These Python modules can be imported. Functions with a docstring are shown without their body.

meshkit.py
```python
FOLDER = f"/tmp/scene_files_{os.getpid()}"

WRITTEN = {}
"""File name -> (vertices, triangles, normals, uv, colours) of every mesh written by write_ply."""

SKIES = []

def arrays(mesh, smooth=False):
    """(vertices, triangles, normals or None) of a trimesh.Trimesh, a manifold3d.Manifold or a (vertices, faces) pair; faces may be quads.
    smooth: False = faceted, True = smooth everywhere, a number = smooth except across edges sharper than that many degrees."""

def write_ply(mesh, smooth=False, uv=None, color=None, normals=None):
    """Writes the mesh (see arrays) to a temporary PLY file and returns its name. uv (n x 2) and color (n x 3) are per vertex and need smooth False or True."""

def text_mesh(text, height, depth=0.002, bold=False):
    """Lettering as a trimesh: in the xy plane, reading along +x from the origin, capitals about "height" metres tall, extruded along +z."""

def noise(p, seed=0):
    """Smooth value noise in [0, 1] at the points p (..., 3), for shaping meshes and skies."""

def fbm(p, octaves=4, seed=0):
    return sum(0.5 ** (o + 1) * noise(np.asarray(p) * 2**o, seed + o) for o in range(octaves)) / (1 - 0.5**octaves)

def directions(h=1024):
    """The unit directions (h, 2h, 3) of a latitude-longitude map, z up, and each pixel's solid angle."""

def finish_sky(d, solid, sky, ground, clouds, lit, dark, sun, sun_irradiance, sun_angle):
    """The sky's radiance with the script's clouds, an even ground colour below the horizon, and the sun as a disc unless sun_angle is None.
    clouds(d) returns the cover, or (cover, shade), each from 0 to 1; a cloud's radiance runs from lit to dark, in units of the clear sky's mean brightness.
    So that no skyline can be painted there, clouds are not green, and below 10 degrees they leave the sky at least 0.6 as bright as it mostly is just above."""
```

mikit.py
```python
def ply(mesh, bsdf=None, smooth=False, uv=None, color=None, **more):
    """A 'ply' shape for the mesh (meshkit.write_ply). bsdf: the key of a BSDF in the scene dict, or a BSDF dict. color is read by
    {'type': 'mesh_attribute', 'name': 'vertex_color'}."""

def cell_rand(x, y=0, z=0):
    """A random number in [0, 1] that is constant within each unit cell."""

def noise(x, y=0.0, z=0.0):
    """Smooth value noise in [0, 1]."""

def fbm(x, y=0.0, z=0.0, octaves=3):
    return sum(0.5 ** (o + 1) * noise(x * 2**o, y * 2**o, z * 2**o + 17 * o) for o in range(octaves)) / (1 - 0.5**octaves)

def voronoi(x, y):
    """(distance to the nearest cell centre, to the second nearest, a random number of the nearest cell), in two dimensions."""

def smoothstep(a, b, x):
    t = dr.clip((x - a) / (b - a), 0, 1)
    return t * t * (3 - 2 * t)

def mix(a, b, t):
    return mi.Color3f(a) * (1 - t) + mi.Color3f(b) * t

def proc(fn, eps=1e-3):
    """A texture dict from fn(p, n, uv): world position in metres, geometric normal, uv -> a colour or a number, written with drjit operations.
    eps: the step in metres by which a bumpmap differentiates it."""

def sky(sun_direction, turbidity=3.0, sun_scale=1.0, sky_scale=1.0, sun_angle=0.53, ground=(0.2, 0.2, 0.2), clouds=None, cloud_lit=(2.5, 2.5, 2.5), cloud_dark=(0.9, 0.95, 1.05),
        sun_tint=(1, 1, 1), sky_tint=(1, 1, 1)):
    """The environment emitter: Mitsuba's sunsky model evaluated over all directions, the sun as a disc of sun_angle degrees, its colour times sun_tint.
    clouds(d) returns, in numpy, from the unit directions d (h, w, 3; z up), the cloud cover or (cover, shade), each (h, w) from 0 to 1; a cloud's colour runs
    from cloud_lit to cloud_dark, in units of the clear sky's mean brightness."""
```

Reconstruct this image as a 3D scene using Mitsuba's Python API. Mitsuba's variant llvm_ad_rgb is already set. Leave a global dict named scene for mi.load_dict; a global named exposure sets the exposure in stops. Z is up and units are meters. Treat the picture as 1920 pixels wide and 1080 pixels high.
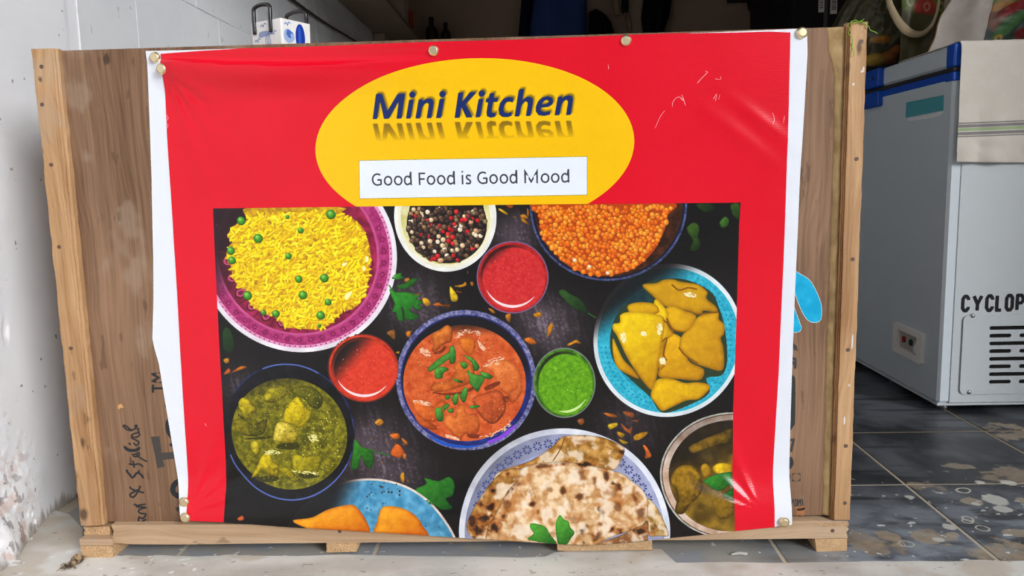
import math, random
import numpy as np, trimesh, shapely, mitsuba as mi, drjit as dr
import mikit, meshkit
from scipy.spatial import Delaunay
from shapely.geometry import Polygon, LineString, Point, MultiPolygon, box as sbox
from shapely import affinity
from mikit import noise, fbm, smoothstep, mix, voronoi, cell_rand

T = mi.ScalarTransform4f
scene, labels = {}, {}

# ---------------------------------------------------------------- camera, sky, exposure
CAM, FWD, UP = np.array([0.73125, -1.13957, 0.57197]), np.array([-0.034274, 0.990583, -0.132553]), [0.019278, 0.133262, 0.990893]
scene['camera'] = {'type': 'perspective', 'fov': math.degrees(2 * math.atan(960 / 1450)), 'fov_axis': 'x', 'near_clip': 0.02, 'far_clip': 200.0,
                   'to_world': T().look_at(origin=CAM.tolist(), target=(CAM + FWD).tolist(), up=UP)}
# an overcast sky over the street in front of the shop, the sun a broad glow through thin cloud
scene['sky'] = mikit.sky((0.60, -0.69, 0.36), turbidity=3.0, sun_scale=0.5, sun_angle=22.0, sun_tint=(0.79, 1.06, 1.84), ground=(0.3, 0.3, 0.29),
                         clouds=lambda d: (np.ones(d.shape[:2]), 1.0 - np.clip(d[..., 2], 0, 1)), cloud_lit=(1.26, 1.3, 1.38), cloud_dark=(0.44, 0.46, 0.50))
exposure = 2.5

# ---------------------------------------------------------------- helpers
rng = np.random.default_rng(7)

def lin(c, k=1.0):
    c = np.asarray(c, float) / 255.0
    return np.where(c <= 0.04045, c / 12.92, ((c + 0.055) / 1.055) ** 2.4) * k

def L(*c, k=0.88):
    """linear reflectance of a colour given as 0-255"""
    return [float(v) for v in lin(c, k)]

def C(*c, k=0.88):
    return mi.Color3f(*L(*c, k=k))

def mat(name, base, rough=0.6, spec=0.4, metallic=0.0, bump=None, bscale=1.0, two=True, **kw):
    b = {'type': 'principled', 'base_color': base if isinstance(base, dict) else {'type': 'rgb', 'value': list(base)}, 'roughness': rough, 'specular': spec, 'metallic': metallic, **kw}
    if bump is not None:
        b = {'type': 'bumpmap', 'arbitrary': bump, 'scale': bscale, 'bsdf': b}
    scene[name] = {'type': 'twosided', 'bsdf': b} if two else b
    return name

taken = set()
def numbered(k):
    if k not in taken:
        taken.add(k)
        return k
    i = 1
    while '%s_%03d' % (k, i) in taken:
        i += 1
    k = '%s_%03d' % (k, i)
    taken.add(k)
    return k

def obj(name, mesh, m, parent=None, smooth=False, label=None, cat=None, group=None, kind=None, **kw):
    key = numbered((parent + '__' if parent else '') + name)
    scene[key] = mesh if isinstance(mesh, dict) else mikit.ply(mesh, m, smooth, **kw)
    note(key, label, cat, group, kind)
    return key

def thing(name, label, cat, group=None):
    key = numbered(name)
    note(key, label, cat, group)
    return key

def note(key, label=None, cat=None, group=None, kind=None):
    d = {k: v for k, v in (('label', label), ('category', cat), ('group', group), ('kind', kind)) if v}
    if d:
        labels[key] = d

def cat_mesh(ms):
    return trimesh.util.concatenate(list(ms))

def rbox(x0, x1, y0, y1, z0, z1, b=0.002):
    c, h = np.array([(x0 + x1) / 2, (y0 + y1) / 2, (z0 + z1) / 2]), np.array([x1 - x0, y1 - y0, z1 - z0]) / 2
    b = min(b, 0.45 * h.min())
    v = []
    for s in np.ndindex(2, 2, 2):
        s = np.array(s) * 2 - 1
        for a in range(3):
            o = np.full(3, b); o[a] = 0
            v.append(c + s * (h - o))
    return trimesh.Trimesh(np.array(v)).convex_hull

def prism(poly, y0, y1, plane='xz'):
    """extrude a polygon given in (x,z) between depths y0 < y1, or in (x,y) between heights"""
    poly = poly if hasattr(poly, 'geom_type') else Polygon(poly)
    if not poly.is_valid:
        poly = poly.buffer(0)
    ms = [trimesh.creation.extrude_polygon(g, y1 - y0, engine='earcut') for g in getattr(poly, 'geoms', [poly]) if g.area > 1e-10]
    m = cat_mesh(ms)
    v = np.array(m.vertices)
    if plane == 'xz':
        m.vertices = np.stack([v[:, 0], y1 - v[:, 2], v[:, 1]], 1)
    elif plane == 'yz':
        m.vertices = np.stack([y0 + v[:, 2], v[:, 0], v[:, 1]], 1)
    else:
        m.vertices = np.stack([v[:, 0], v[:, 1], y0 + v[:, 2]], 1)
    m.fix_normals()
    return m

def lathe(profile, n=28):
    """profile of (r, z) revolved about z"""
    return trimesh.creation.revolve(np.array(profile, float), sections=n)

def crom(p, closed=True, n=6):
    p = np.asarray(p, float)
    N, out = len(p), []
    idx = range(N) if closed else range(N - 1)
    t = np.arange(n)[:, None] / n
    for i in idx:
        if closed:
            a, b, c, d = p[(i - 1) % N], p[i], p[(i + 1) % N], p[(i + 2) % N]
        else:
            a, b, c, d = p[max(i - 1, 0)], p[i], p[i + 1], p[min(i + 2, N - 1)]
        out.append(0.5 * (2 * b + (c - a) * t + (2 * a - 5 * b + 4 * c - d) * t**2 + (3 * b - a - 3 * c + d) * t**3))
    out = np.vstack(out)
    return out if closed else np.vstack([out, p[-1:]])

def tube(pts, r, sides=8):
    pts = np.asarray(pts, float)
    t = np.gradient(pts, axis=0); t /= np.linalg.norm(t, axis=1, keepdims=True) + 1e-12
    a = np.cross(t[0], [0, 0, 1.0] if abs(t[0][2]) < 0.9 else [1.0, 0, 0]); a /= np.linalg.norm(a)
    r = np.broadcast_to(r, (len(pts),))
    ang = np.arange(sides) * 2 * np.pi / sides
    rings = []
    for i in range(len(pts)):
        a = a - t[i] * (a @ t[i]); a /= np.linalg.norm(a)
        b = np.cross(t[i], a)
        rings.append(pts[i] + r[i] * (np.cos(ang)[:, None] * a + np.sin(ang)[:, None] * b))
    v = np.vstack(rings + [pts[:1], pts[-1:]])
    f, n = [], len(pts)
    for i in range(n - 1):
        for j in range(sides):
            k = (j + 1) % sides
            f += [[i * sides + j, i * sides + k, (i + 1) * sides + k], [i * sides + j, (i + 1) * sides + k, (i + 1) * sides + j]]
    for j in range(sides):
        k = (j + 1) % sides
        f += [[n * sides, k, j], [n * sides + 1, (n - 1) * sides + j, (n - 1) * sides + k]]
    m = trimesh.Trimesh(v, f, process=False); m.fix_normals()
    return m

def grid_mesh(P, thick=None, direction=None):
    """(n, m, 3) points as a sheet; with thick, a closed sheet of that thickness along direction"""
    n, m = P.shape[:2]
    i, j = np.meshgrid(np.arange(n - 1), np.arange(m - 1), indexing='ij')
    a = (i * m + j).ravel()
    q = np.stack([a, a + 1, a + m + 1, a + m], 1)
    f = np.vstack([q[:, [0, 1, 2]], q[:, [0, 2, 3]]])
    v = P.reshape(-1, 3)
    if thick is None:
        return trimesh.Trimesh(v, f, process=False)
    w = v + np.asarray(direction, float) * thick
    N = len(v)
    rim = list(range(m)) + [k * m + m - 1 for k in range(1, n)] + [(n - 1) * m + k for k in range(m - 2, -1, -1)] + [k * m for k in range(n - 2, 0, -1)]
    r = np.array(rim); s = np.roll(r, -1)
    f = np.vstack([f, f[:, ::-1] + N, np.stack([r, r + N, s + N], 1), np.stack([r, s + N, s], 1)])
    mm = trimesh.Trimesh(np.vstack([v, w]), f, process=False)
    mm.fix_normals()
    return mm

def nz(x, z, s=1.0, seed=0, oct=3):
    p = np.stack([np.asarray(x, float) * s, np.asarray(z, float) * s, np.zeros_like(np.asarray(x, float))], -1)
    return meshkit.fbm(p, oct, seed)

def sst(a, b, x):
    t = np.clip((x - a) / (b - a), 0, 1)
    return t * t * (3 - 2 * t)

# ---------------------------------------------------------------- flat print, as inked shapes lying on a surface y = S(x, z)
class Print:
    def __init__(self, S, base=0.00025, step=0.00004):
        self.S, self.base, self.step = S, base, step
        self.v, self.f, self.c, self.l, self.n = [], [], [], [], 0

    def add(self, v, f, col, layer):
        v = np.asarray(v, float)
        col = np.broadcast_to(np.asarray(col, float), (len(v), 3))
        self.v.append(v); self.f.append(np.asarray(f, int) + self.n); self.c.append(col); self.l.append(np.full(len(v), float(layer)))
        self.n += len(v)

    def area(self, poly, col, layer, step=0.006):
        poly = poly if hasattr(poly, 'geom_type') else Polygon(poly)
        if not poly.is_valid:
            poly = poly.buffer(0)
        for g in getattr(poly, 'geoms', [poly]):
            if g.geom_type != 'Polygon' or g.area < 1e-9:
                continue
            pts = []
            for ring in [g.exterior, *g.interiors]:
                pts.append(np.array(shapely.segmentize(ring, step).coords)[:-1])
            nb = sum(len(p) for p in pts)
            x0, z0, x1, z1 = g.bounds
            xs, zs = np.meshgrid(np.arange(x0 + step / 2, x1, step), np.arange(z0 + step / 2, z1, step * 0.87))
            xs = xs + (np.arange(len(xs)) % 2)[:, None] * step / 2
            q = np.stack([xs.ravel(), zs.ravel()], 1)
            if len(q):
                inner = g.buffer(-0.45 * step)
                q = q[shapely.contains_xy(inner, q[:, 0], q[:, 1])] if not inner.is_empty else q[:0]
            v = np.vstack(pts + [q])
            v[nb:] += (rng.random((len(v) - nb, 2)) - 0.5) * step * 0.05
            t = Delaunay(v, qhull_options='QJ Pp').simplices
            cen = v[t].mean(1)
            t = t[shapely.contains_xy(g, cen[:, 0], cen[:, 1])]
            self.add(v, t, col(v) if callable(col) else col, layer)

    def bits(self, polys, cols, layer):
        """many small convex polygons, each (k, 2)"""
        for p, c in zip(polys, cols):
            k = len(p)
            self.add(p, [[0, i, i + 1] for i in range(1, k - 1)], c, layer)

    def build(self, name, m, parent, label=None, kind=None):
        v, f, c, l = np.vstack(self.v), np.vstack(self.f), np.vstack(self.c), np.concatenate(self.l)
        a, b, d = v[f[:, 0]], v[f[:, 1]], v[f[:, 2]]
        cr = (b[:, 0] - a[:, 0]) * (d[:, 1] - a[:, 1]) - (b[:, 1] - a[:, 1]) * (d[:, 0] - a[:, 0])
        f = np.where((cr < 0)[:, None], f[:, ::-1], f)[np.abs(cr) > 1e-14]
        e = 0.0004
        y = self.S(v[:, 0], v[:, 1])
        dx = (self.S(v[:, 0] + e, v[:, 1]) - self.S(v[:, 0] - e, v[:, 1])) / (2 * e)
        dz = (self.S(v[:, 0], v[:, 1] + e) - self.S(v[:, 0], v[:, 1] - e)) / (2 * e)
        n = np.stack([dx, -np.ones_like(dx), dz], 1)
        n /= np.linalg.norm(n, axis=1, keepdims=True)
        P = np.stack([v[:, 0], y, v[:, 1]], 1) + n * (self.base + self.step * l)[:, None]
        key = numbered(parent + '__' + name)
        path = meshkit.write_ply(trimesh.Trimesh(P, f, process=False), True, uv=v, color=lin(np.clip(c, 0, 255), 0.88), normals=n)
        scene[key] = {'type': 'ply', 'filename': path, 'face_normals': False, 'bsdf': {'type': 'ref', 'id': m}}
        note(key, label, kind=kind)
        return key

def ell(e, k=1.0, n=72, rot=0.0, dx=0.0, dz=0.0):
    """outline of an ellipse (cx, cz, rx, rz) scaled by k"""
    t = np.arange(n) * 2 * np.pi / n
    p = np.stack([e[2] * k * np.cos(t), e[3] * k * np.sin(t)], 1)
    if rot:
        c, s = math.cos(rot), math.sin(rot)
        p = p @ np.array([[c, s], [-s, c]])
    return p + [e[0] + dx * e[2], e[1] + dz * e[3]]

def ring(e, k0, k1):
    return Polygon(ell(e, k1), [ell(e, k0)[::-1]])

def stroke(pts, w, smooth=True, cap='round'):
    p = crom(pts, False) if smooth and len(pts) > 2 else np.asarray(pts, float)
    return LineString(p).buffer(w / 2, cap_style=cap)

# ---------------------------------------------------------------- materials
def wood_fn(dark, light, grain, horizontal=False, soft=1.0, knots=()):
    d, l = C(*dark), C(*light)
    def fn(p, n, uv):
        a, b = (p.z, p.x) if horizontal else (p.x, p.z)
        b = b + p.y * 0.7
        wob = (fbm(a * 5, b * 2.2, p.y * 5, 4) - 0.5) * 0.13
        g = fbm((a + wob) * grain, b * grain * 0.035, p.y * 20, 3)
        f = noise((a + wob * 0.3) * grain * 7, b * grain * 0.12, 3.0)
        blot = fbm(a * 7 + 3, b * 5, 9.0, 3)
        ff = noise((a + wob) * grain * 16, b * grain * 0.45, 5.0)
        t = dr.clip(0.5 + (g - 0.5) * 1.5 * soft + (f - 0.5) * 0.4 + (ff - 0.5) * 0.35 + (blot - 0.5) * 0.9, 0, 1)
        c = mix(d, l, t)
        pale = smoothstep(0.62, 0.75, fbm(a * 17, b * 11, 31.0, 4)) * 0.28
        c = mix(c, C(178, 160, 140), pale)
        scuff = smoothstep(0.74, 0.82, fbm(a * 70, b * 22, 77.0, 4)) * 0.4
        c = mix(c, C(70, 48, 36), scuff)
        for (kx, kz, ka, kb) in knots:
            kd = dr.sqrt(dr.square((p.x - kx) / ka) + dr.square((p.z - kz) / kb)) + (fbm(p.x * 120, p.z * 60, 3.0, 3) - 0.5) * 1.1
            c = mix(c, C(52, 38, 30), smoothstep(1.1, 0.3, kd) * 0.75)
        return c
    return fn

ply_fn = wood_fn((104, 76, 54), (160, 125, 98), 48, soft=0.55, knots=[(*c, a, b) for c, (a, b) in zip([(.1034,.7710),(.0264,.7778),(.0310,.0989),(.0836,.1564),(1.1318,.0639)], [(.006, .012), (.005, .010), (.008, .012), (.002, .010), (.004, .003)])])
mat('ply_wood', mikit.proc(ply_fn), rough=0.62, spec=0.3)
mat('post_wood', mikit.proc(wood_fn((160, 118, 78), (208, 168, 124), 75, soft=0.8, knots=[(*c, a, b) for c, (a, b) in zip([(.0075,.0719),(.0173,.1879),(.0091,.7398),(1.2145,.0577),(1.1884,.7510)], [(.010, .012), (.004, .014), (.004, .006), (.008, .004), (.004, .012)])])), rough=0.6, spec=0.3)
mat('rail_wood', mikit.proc(wood_fn((170, 138, 106), (206, 178, 146), 40, True, 0.7)), rough=0.65, spec=0.25)
def end_fn(p, n, uv):
    s = noise(p.x * 900, p.z * 700, p.y * 300)
    return mix(C(168, 130, 92), C(222, 188, 144), s) * (0.85 + 0.3 * fbm(p.x * 60, p.z * 140, 2.0))
mat('end_grain', mikit.proc(end_fn), rough=0.8, spec=0.2)
mat('putty', mikit.proc(lambda p, n, uv: mix(C(150, 120, 80), C(206, 176, 128), fbm(p.x * 120, p.z * 60, 1.0, 4))), rough=0.9, spec=0.1)
mat('nail', L(96, 74, 62), rough=0.5, spec=0.5)
mat('ink', L(44, 46, 50), rough=0.6, spec=0.2)
mat('dark_groove', L(70, 50, 36), rough=0.8, spec=0.1)

def vinyl_bump(p, n, uv):
    return dr.sin(p.z * (2 * math.pi / 0.0036) + noise(p.x * 30, p.z * 30) * 0.8) * 0.5 + fbm(p.x * 90, p.z * 260, 4.0, 2) * 0.9
mat('vinyl', {'type': 'mesh_attribute', 'name': 'vertex_color'}, rough=0.25, spec=0.42, bump=mikit.proc(vinyl_bump, 4e-4), bscale=3.2e-5)
mat('vinyl_white', L(234, 239, 248), rough=0.38, spec=0.4)
mat('brass', L(244, 228, 184, k=1.0), rough=0.32, spec=0.5, metallic=1.0)

def wall_fn(p, n, uv):
    base = mix(C(244, 246, 248), C(252, 253, 255), fbm(p.y * 6, p.z * 6, 1.0, 3))
    yellow = smoothstep(0.55, 0.75, fbm(p.y * 4 + 7, p.z * 2.5, 3.0, 3)) * 0.2
    base = mix(base, C(222, 214, 196), yellow)
    low = smoothstep(0.26, 0.04, p.z + (fbm(p.y * 25, p.z * 25, 5.0, 3) - 0.5) * 0.12) * smoothstep(0.16, 0.05, p.y)
    red = smoothstep(0.60, 0.68, fbm(p.y * 50, p.z * 55, 8.0, 4)) * low
    base = mix(base, C(226, 190, 172), red * 0.55)
    crack = smoothstep(0.64, 0.68, fbm(p.y * 90, p.z * 70, 14.0, 4)) * low
    base = mix(base, C(120, 100, 96), crack * 0.6)
    spot = smoothstep(0.83, 0.86, fbm(p.y * 60, p.z * 60, 21.0, 3))
    base = mix(base, C(130, 110, 100), spot * 0.7)
    edge = smoothstep(0.022, 0.0, p.z + (fbm(p.y * 70, 2.0, 3.0, 3) - 0.5) * 0.05)
    return mix(base, C(150, 140, 128), edge * 0.8)
mat('wall_plaster', mikit.proc(wall_fn), rough=0.75, spec=0.2)
mat('wall_tile', mikit.proc(lambda p, n, uv: mix(C(228, 232, 234), C(240, 243, 243), fbm(p.y * 9, p.z * 9, 2.0, 4)) * (1 - 0.18 * smoothstep(0.77, 0.82, fbm(p.y * 45, p.z * 45, 6.0, 3)))), rough=0.45, spec=0.3)
mat('grout_pale', L(214, 214, 208), rough=0.9, spec=0.1)
mat('back_plaster', mikit.proc(lambda p, n, uv: mix(C(150, 128, 112), C(176, 152, 134), fbm(p.x * 2, p.z * 3, p.y, 3))), rough=0.8, spec=0.1)
mat('ceiling_paint', L(150, 142, 132), rough=0.9, spec=0.1)
mat('shop_front', L(190, 186, 180), rough=0.9, spec=0.1)

def concrete_fn(p, n, uv):
    a = fbm(p.x * 7, p.y * 12, 1.0, 5)
    c = mix(C(192, 190, 182), C(226, 225, 218), smoothstep(0.3, 0.7, a))
    c = mix(c, C(190, 172, 148), smoothstep(0.58, 0.74, fbm(p.x * 11 + 5, p.y * 16, 2.0, 3)) * 0.5)
    sp = smoothstep(0.76, 0.79, fbm(p.x * 60, p.y * 75, 3.0, 3))
    c = mix(c, C(236, 238, 236), sp * smoothstep(0.5, 0.2, p.x))
    return mix(c, C(96, 92, 84), smoothstep(0.76, 0.84, fbm(p.x * 80, p.y * 130, 9.0, 3)) * 0.45)
mat('concrete', mikit.proc(concrete_fn), rough=0.85, spec=0.2)

SPLATS = [(*c, r * .72, k) for (c, r, k) in zip([(1.5293,.1908),(1.4872,.1849),(1.4971,.2324),(1.5988,.2677),(1.5475,.2717),(1.4442,.0752),(1.4342,.1055),(1.2992,.0252),(1.3383,.0466),(1.3871,.0570),(1.2902,.0235),(1.3953,.0841),(1.5195,.1503),(1.4874,.1734),(1.3442,.1012),(1.4869,.0589),(1.2803,.0571),(1.5202,.2075),(1.3552,.0388),(1.3891,.2060),(1.5751,.1827),(1.4412,.1136)],
    [.034, .026, .02, .02, .012, .016, .013, .014, .03, .016, .008, .02, .02, .01, .008, .03, .03, .008, .012, .012, .02, .016],
    [0, 1, 2, 0, 0, 2, 2, 2, 1, 1, 2, 0, 0, 0, 0, 1, 1, 0, 0, 0, 1, 2])]
PATCHES = [(*c, r) for (c, r) in zip([(1.6346,.2931),(1.4399,.2540),(1.7914,.5950),(1.2458,.0352),(1.2507,.0081),(1.4246,-.0120),(1.3980,-.0030),(1.5547,.3513),(1.7980,.5381),(1.4547,-.0039),(1.3650,.0498),(1.3553,.0691)], [.075, .04, .04, .05, .045, .07, .05, .03, .075, .05, .025, .02])]
def tile_fn(p, n, uv):
    a = fbm(p.x * 9, p.y * 7, 1.0, 5)
    c = mix(C(38, 40, 44), C(84, 88, 94), smoothstep(0.32, 0.68, a))
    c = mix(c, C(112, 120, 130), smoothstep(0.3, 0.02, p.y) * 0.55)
    c = mix(c, C(30, 31, 34), smoothstep(0.55, 0.7, fbm(p.x * 4 + p.y * 9, p.y * 30, 4.0, 3)) * 0.7)
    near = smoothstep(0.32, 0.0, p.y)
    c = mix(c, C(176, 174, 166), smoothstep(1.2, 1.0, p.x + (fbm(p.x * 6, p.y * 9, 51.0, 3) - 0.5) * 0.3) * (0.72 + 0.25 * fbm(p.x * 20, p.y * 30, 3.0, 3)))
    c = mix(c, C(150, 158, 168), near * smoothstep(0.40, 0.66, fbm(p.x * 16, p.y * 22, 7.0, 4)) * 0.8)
    wob = (fbm(p.x * 45, p.y * 45, 11.0, 4) - 0.5)
    for (x, y, r) in PATCHES:
        d = dr.sqrt(dr.square(p.x - x) + dr.square((p.y - y) * 1.25)) / r + wob * 1.7
        c = mix(c, mix(C(150, 130, 104), C(180, 164, 140), fbm(p.x * 90, p.y * 90, 2.0, 3)), smoothstep(0.9, 0.5, d) * 0.6)
    for (x, y, r, k) in SPLATS:
        d = dr.sqrt(dr.square(p.x - x) + dr.square(p.y - y)) / r + wob * 0.9
        if k == 2:
            c = mix(c, C(196, 192, 178), smoothstep(0.7, 0.8, d) * smoothstep(1.05, 0.95, d))
        else:
            c = mix(c, C(206, 206, 198) if k == 0 else C(176, 160, 136), smoothstep(1.0, 0.8, d) * (0.85 if k == 0 else 0.7))
    sp = smoothstep(0.78, 0.81, fbm(p.x * 62, p.y * 76, 23.0, 3)) * smoothstep(0.4, 0.1, p.y)
    scr = smoothstep(0.02, 0.0, dr.abs(fbm(p.x * 14 + 3, p.y * 30, 41.0, 3) - 0.5)) * near * 0.35
    return mix(mix(c, C(222, 224, 224), sp), C(170, 172, 172), scr)
mat('stone_tile', mikit.proc(tile_fn), rough=0.42, spec=0.45)
mat('floor_grout', mikit.proc(lambda p, n, uv: mix(C(150, 132, 108), C(196, 186, 168), smoothstep(0.6, 0.05, p.y))), rough=0.95, spec=0.1)

mat('enamel', L(206, 216, 222), rough=0.42, spec=0.4)
mat('enamel_grey', L(196, 203, 206), rough=0.45, spec=0.4)
mat('blue_plastic', L(20, 82, 188), rough=0.42, spec=0.4)
mat('rubber', L(50, 48, 50), rough=0.6, spec=0.3)
mat('black_gloss', L(16, 16, 18), rough=0.2, spec=0.5)
mat('matte_black', L(18, 17, 17), rough=0.8, spec=0.2)
mat('teal_sticker', L(84, 168, 178), rough=0.5, spec=0.3)
mat('panel_plate', L(176, 170, 162), rough=0.5, spec=0.3)
mat('cream_plastic', L(242, 238, 232), rough=0.4, spec=0.4)
mat('white_plastic', L(232, 234, 238), rough=0.4, spec=0.4)
mat('steel', L(190, 190, 190, k=1.0), rough=0.3, spec=0.5, metallic=1.0)
mat('red_lens', L(150, 40, 30), rough=0.3, spec=0.5)
mat('green_lens', L(28, 60, 56), rough=0.3, spec=0.5)
mat('white_glaze', L(246, 244, 240), rough=0.12, spec=0.6, clearcoat=0.5)
mat('black_glaze', L(22, 20, 24), rough=0.12, spec=0.6, clearcoat=0.5)
mat('glaze_print', {'type': 'mesh_attribute', 'name': 'vertex_color'}, rough=0.15, spec=0.6)
# ---------------------------------------------------------------- the shop: walls, ceiling, floor
WX, BACK, RIGHT, CEIL = -0.16, 3.65, 2.56, 2.35

def wall_height(Y, Z):
    """how far the plaster of the left wall stands proud at depth Y and height Z"""
    h = (nz(Y, Z, 5, 3, 2) - 0.5) * 0.007 + (nz(Y, Z, 40, 5) - 0.5) * 0.0010 + 0.002
    foot = sst(0.16, -0.02, Z + (nz(Y, Z, 14, 9) - 0.5) * 0.08) * sst(0.2, -0.08, Y)
    h = h + 0.072 * foot
    rag = sst(0.27, 0.08, Z) * sst(0.17, 0.09, Y)
    flakes = sst(0.50, 0.53, nz(Y, Z, 26, 11, 4)) * 0.0011 + sst(0.56, 0.58, nz(Y, Z, 47, 12, 4)) * 0.0008 + (nz(Y, Z, 70, 13, 4) - 0.5) * 0.0016
    h = h + flakes * rag
    for (y, z, a, b, d) in HOLES:
        h = h - d * sst(1.1, 0.7, np.hypot((Y - y) / a, (Z - z) / b))
    return h
HOLES = [(*c, a, b, d) for c, a, b, d in zip([(.1697,-.0070),(.0969,.0170),(.0925,.0324),(.1038,.3502)], [.007, .004, .003, .008], [.009, .005, .003, .014], [.02, .012, .008, .004])]

def axis(*segs):
    out = []
    for a, b, n in segs:
        out += list(np.linspace(a, b, n, endpoint=False))
    return np.array(out + [segs[-1][1]])
Yg = axis((-3.0, -0.3, 20), (-0.3, -0.12, 30), (-0.12, 0.22, 150), (0.22, 0.42, 30), (0.42, BACK, 30))
Zg = axis((0.0, 0.28, 120), (0.28, 0.9, 60), (0.9, CEIL, 25))
YY, ZZ = np.meshgrid(Yg, Zg, indexing='ij')
hh = wall_height(YY, ZZ) * np.where(YY > 0.36, 0.2, 1.0)
obj('wall_left', grid_mesh(np.stack([WX + hh, YY, ZZ], -1), 0.15, (-1, 0, 0)), 'wall_plaster', kind='structure', smooth=40,
    label='white plastered side wall with peeling paint at its foot, left of the crate')
# the tiled stretch behind the counter: every tile a piece
for r in range(5):
    for c in range(14):
        y0, z0 = 0.401 + 0.232 * c + (0.0 if r < 3 else 0.09), 0.155 + 0.30 * r
        j = rng.normal(0, 0.0004)
        obj('tile', rbox(WX - 0.004, WX + 0.0024 + j, y0 + 0.0005, min(y0 + 0.2315, BACK - 0.002), z0 + 0.0008, z0 + 0.2992, 0.0006), 'wall_tile', 'wall_left')
obj('wall_back', rbox(WX - 0.1, RIGHT + 0.1, BACK, BACK + 0.12, 0, CEIL), 'back_plaster', kind='structure', label='dim brownish back wall of the shop')
obj('wall_right', rbox(RIGHT, RIGHT + 0.12, -0.1, BACK, 0, CEIL), 'back_plaster', kind='structure')
obj('ceiling', rbox(WX - 0.1, RIGHT + 0.12, -0.12, BACK + 0.12, CEIL, CEIL + 0.12), 'ceiling_paint', kind='structure')
obj('wall_front', rbox(WX - 0.1, RIGHT + 0.12, -0.12, 0.1, 1.95, CEIL), 'shop_front', kind='structure')

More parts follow.
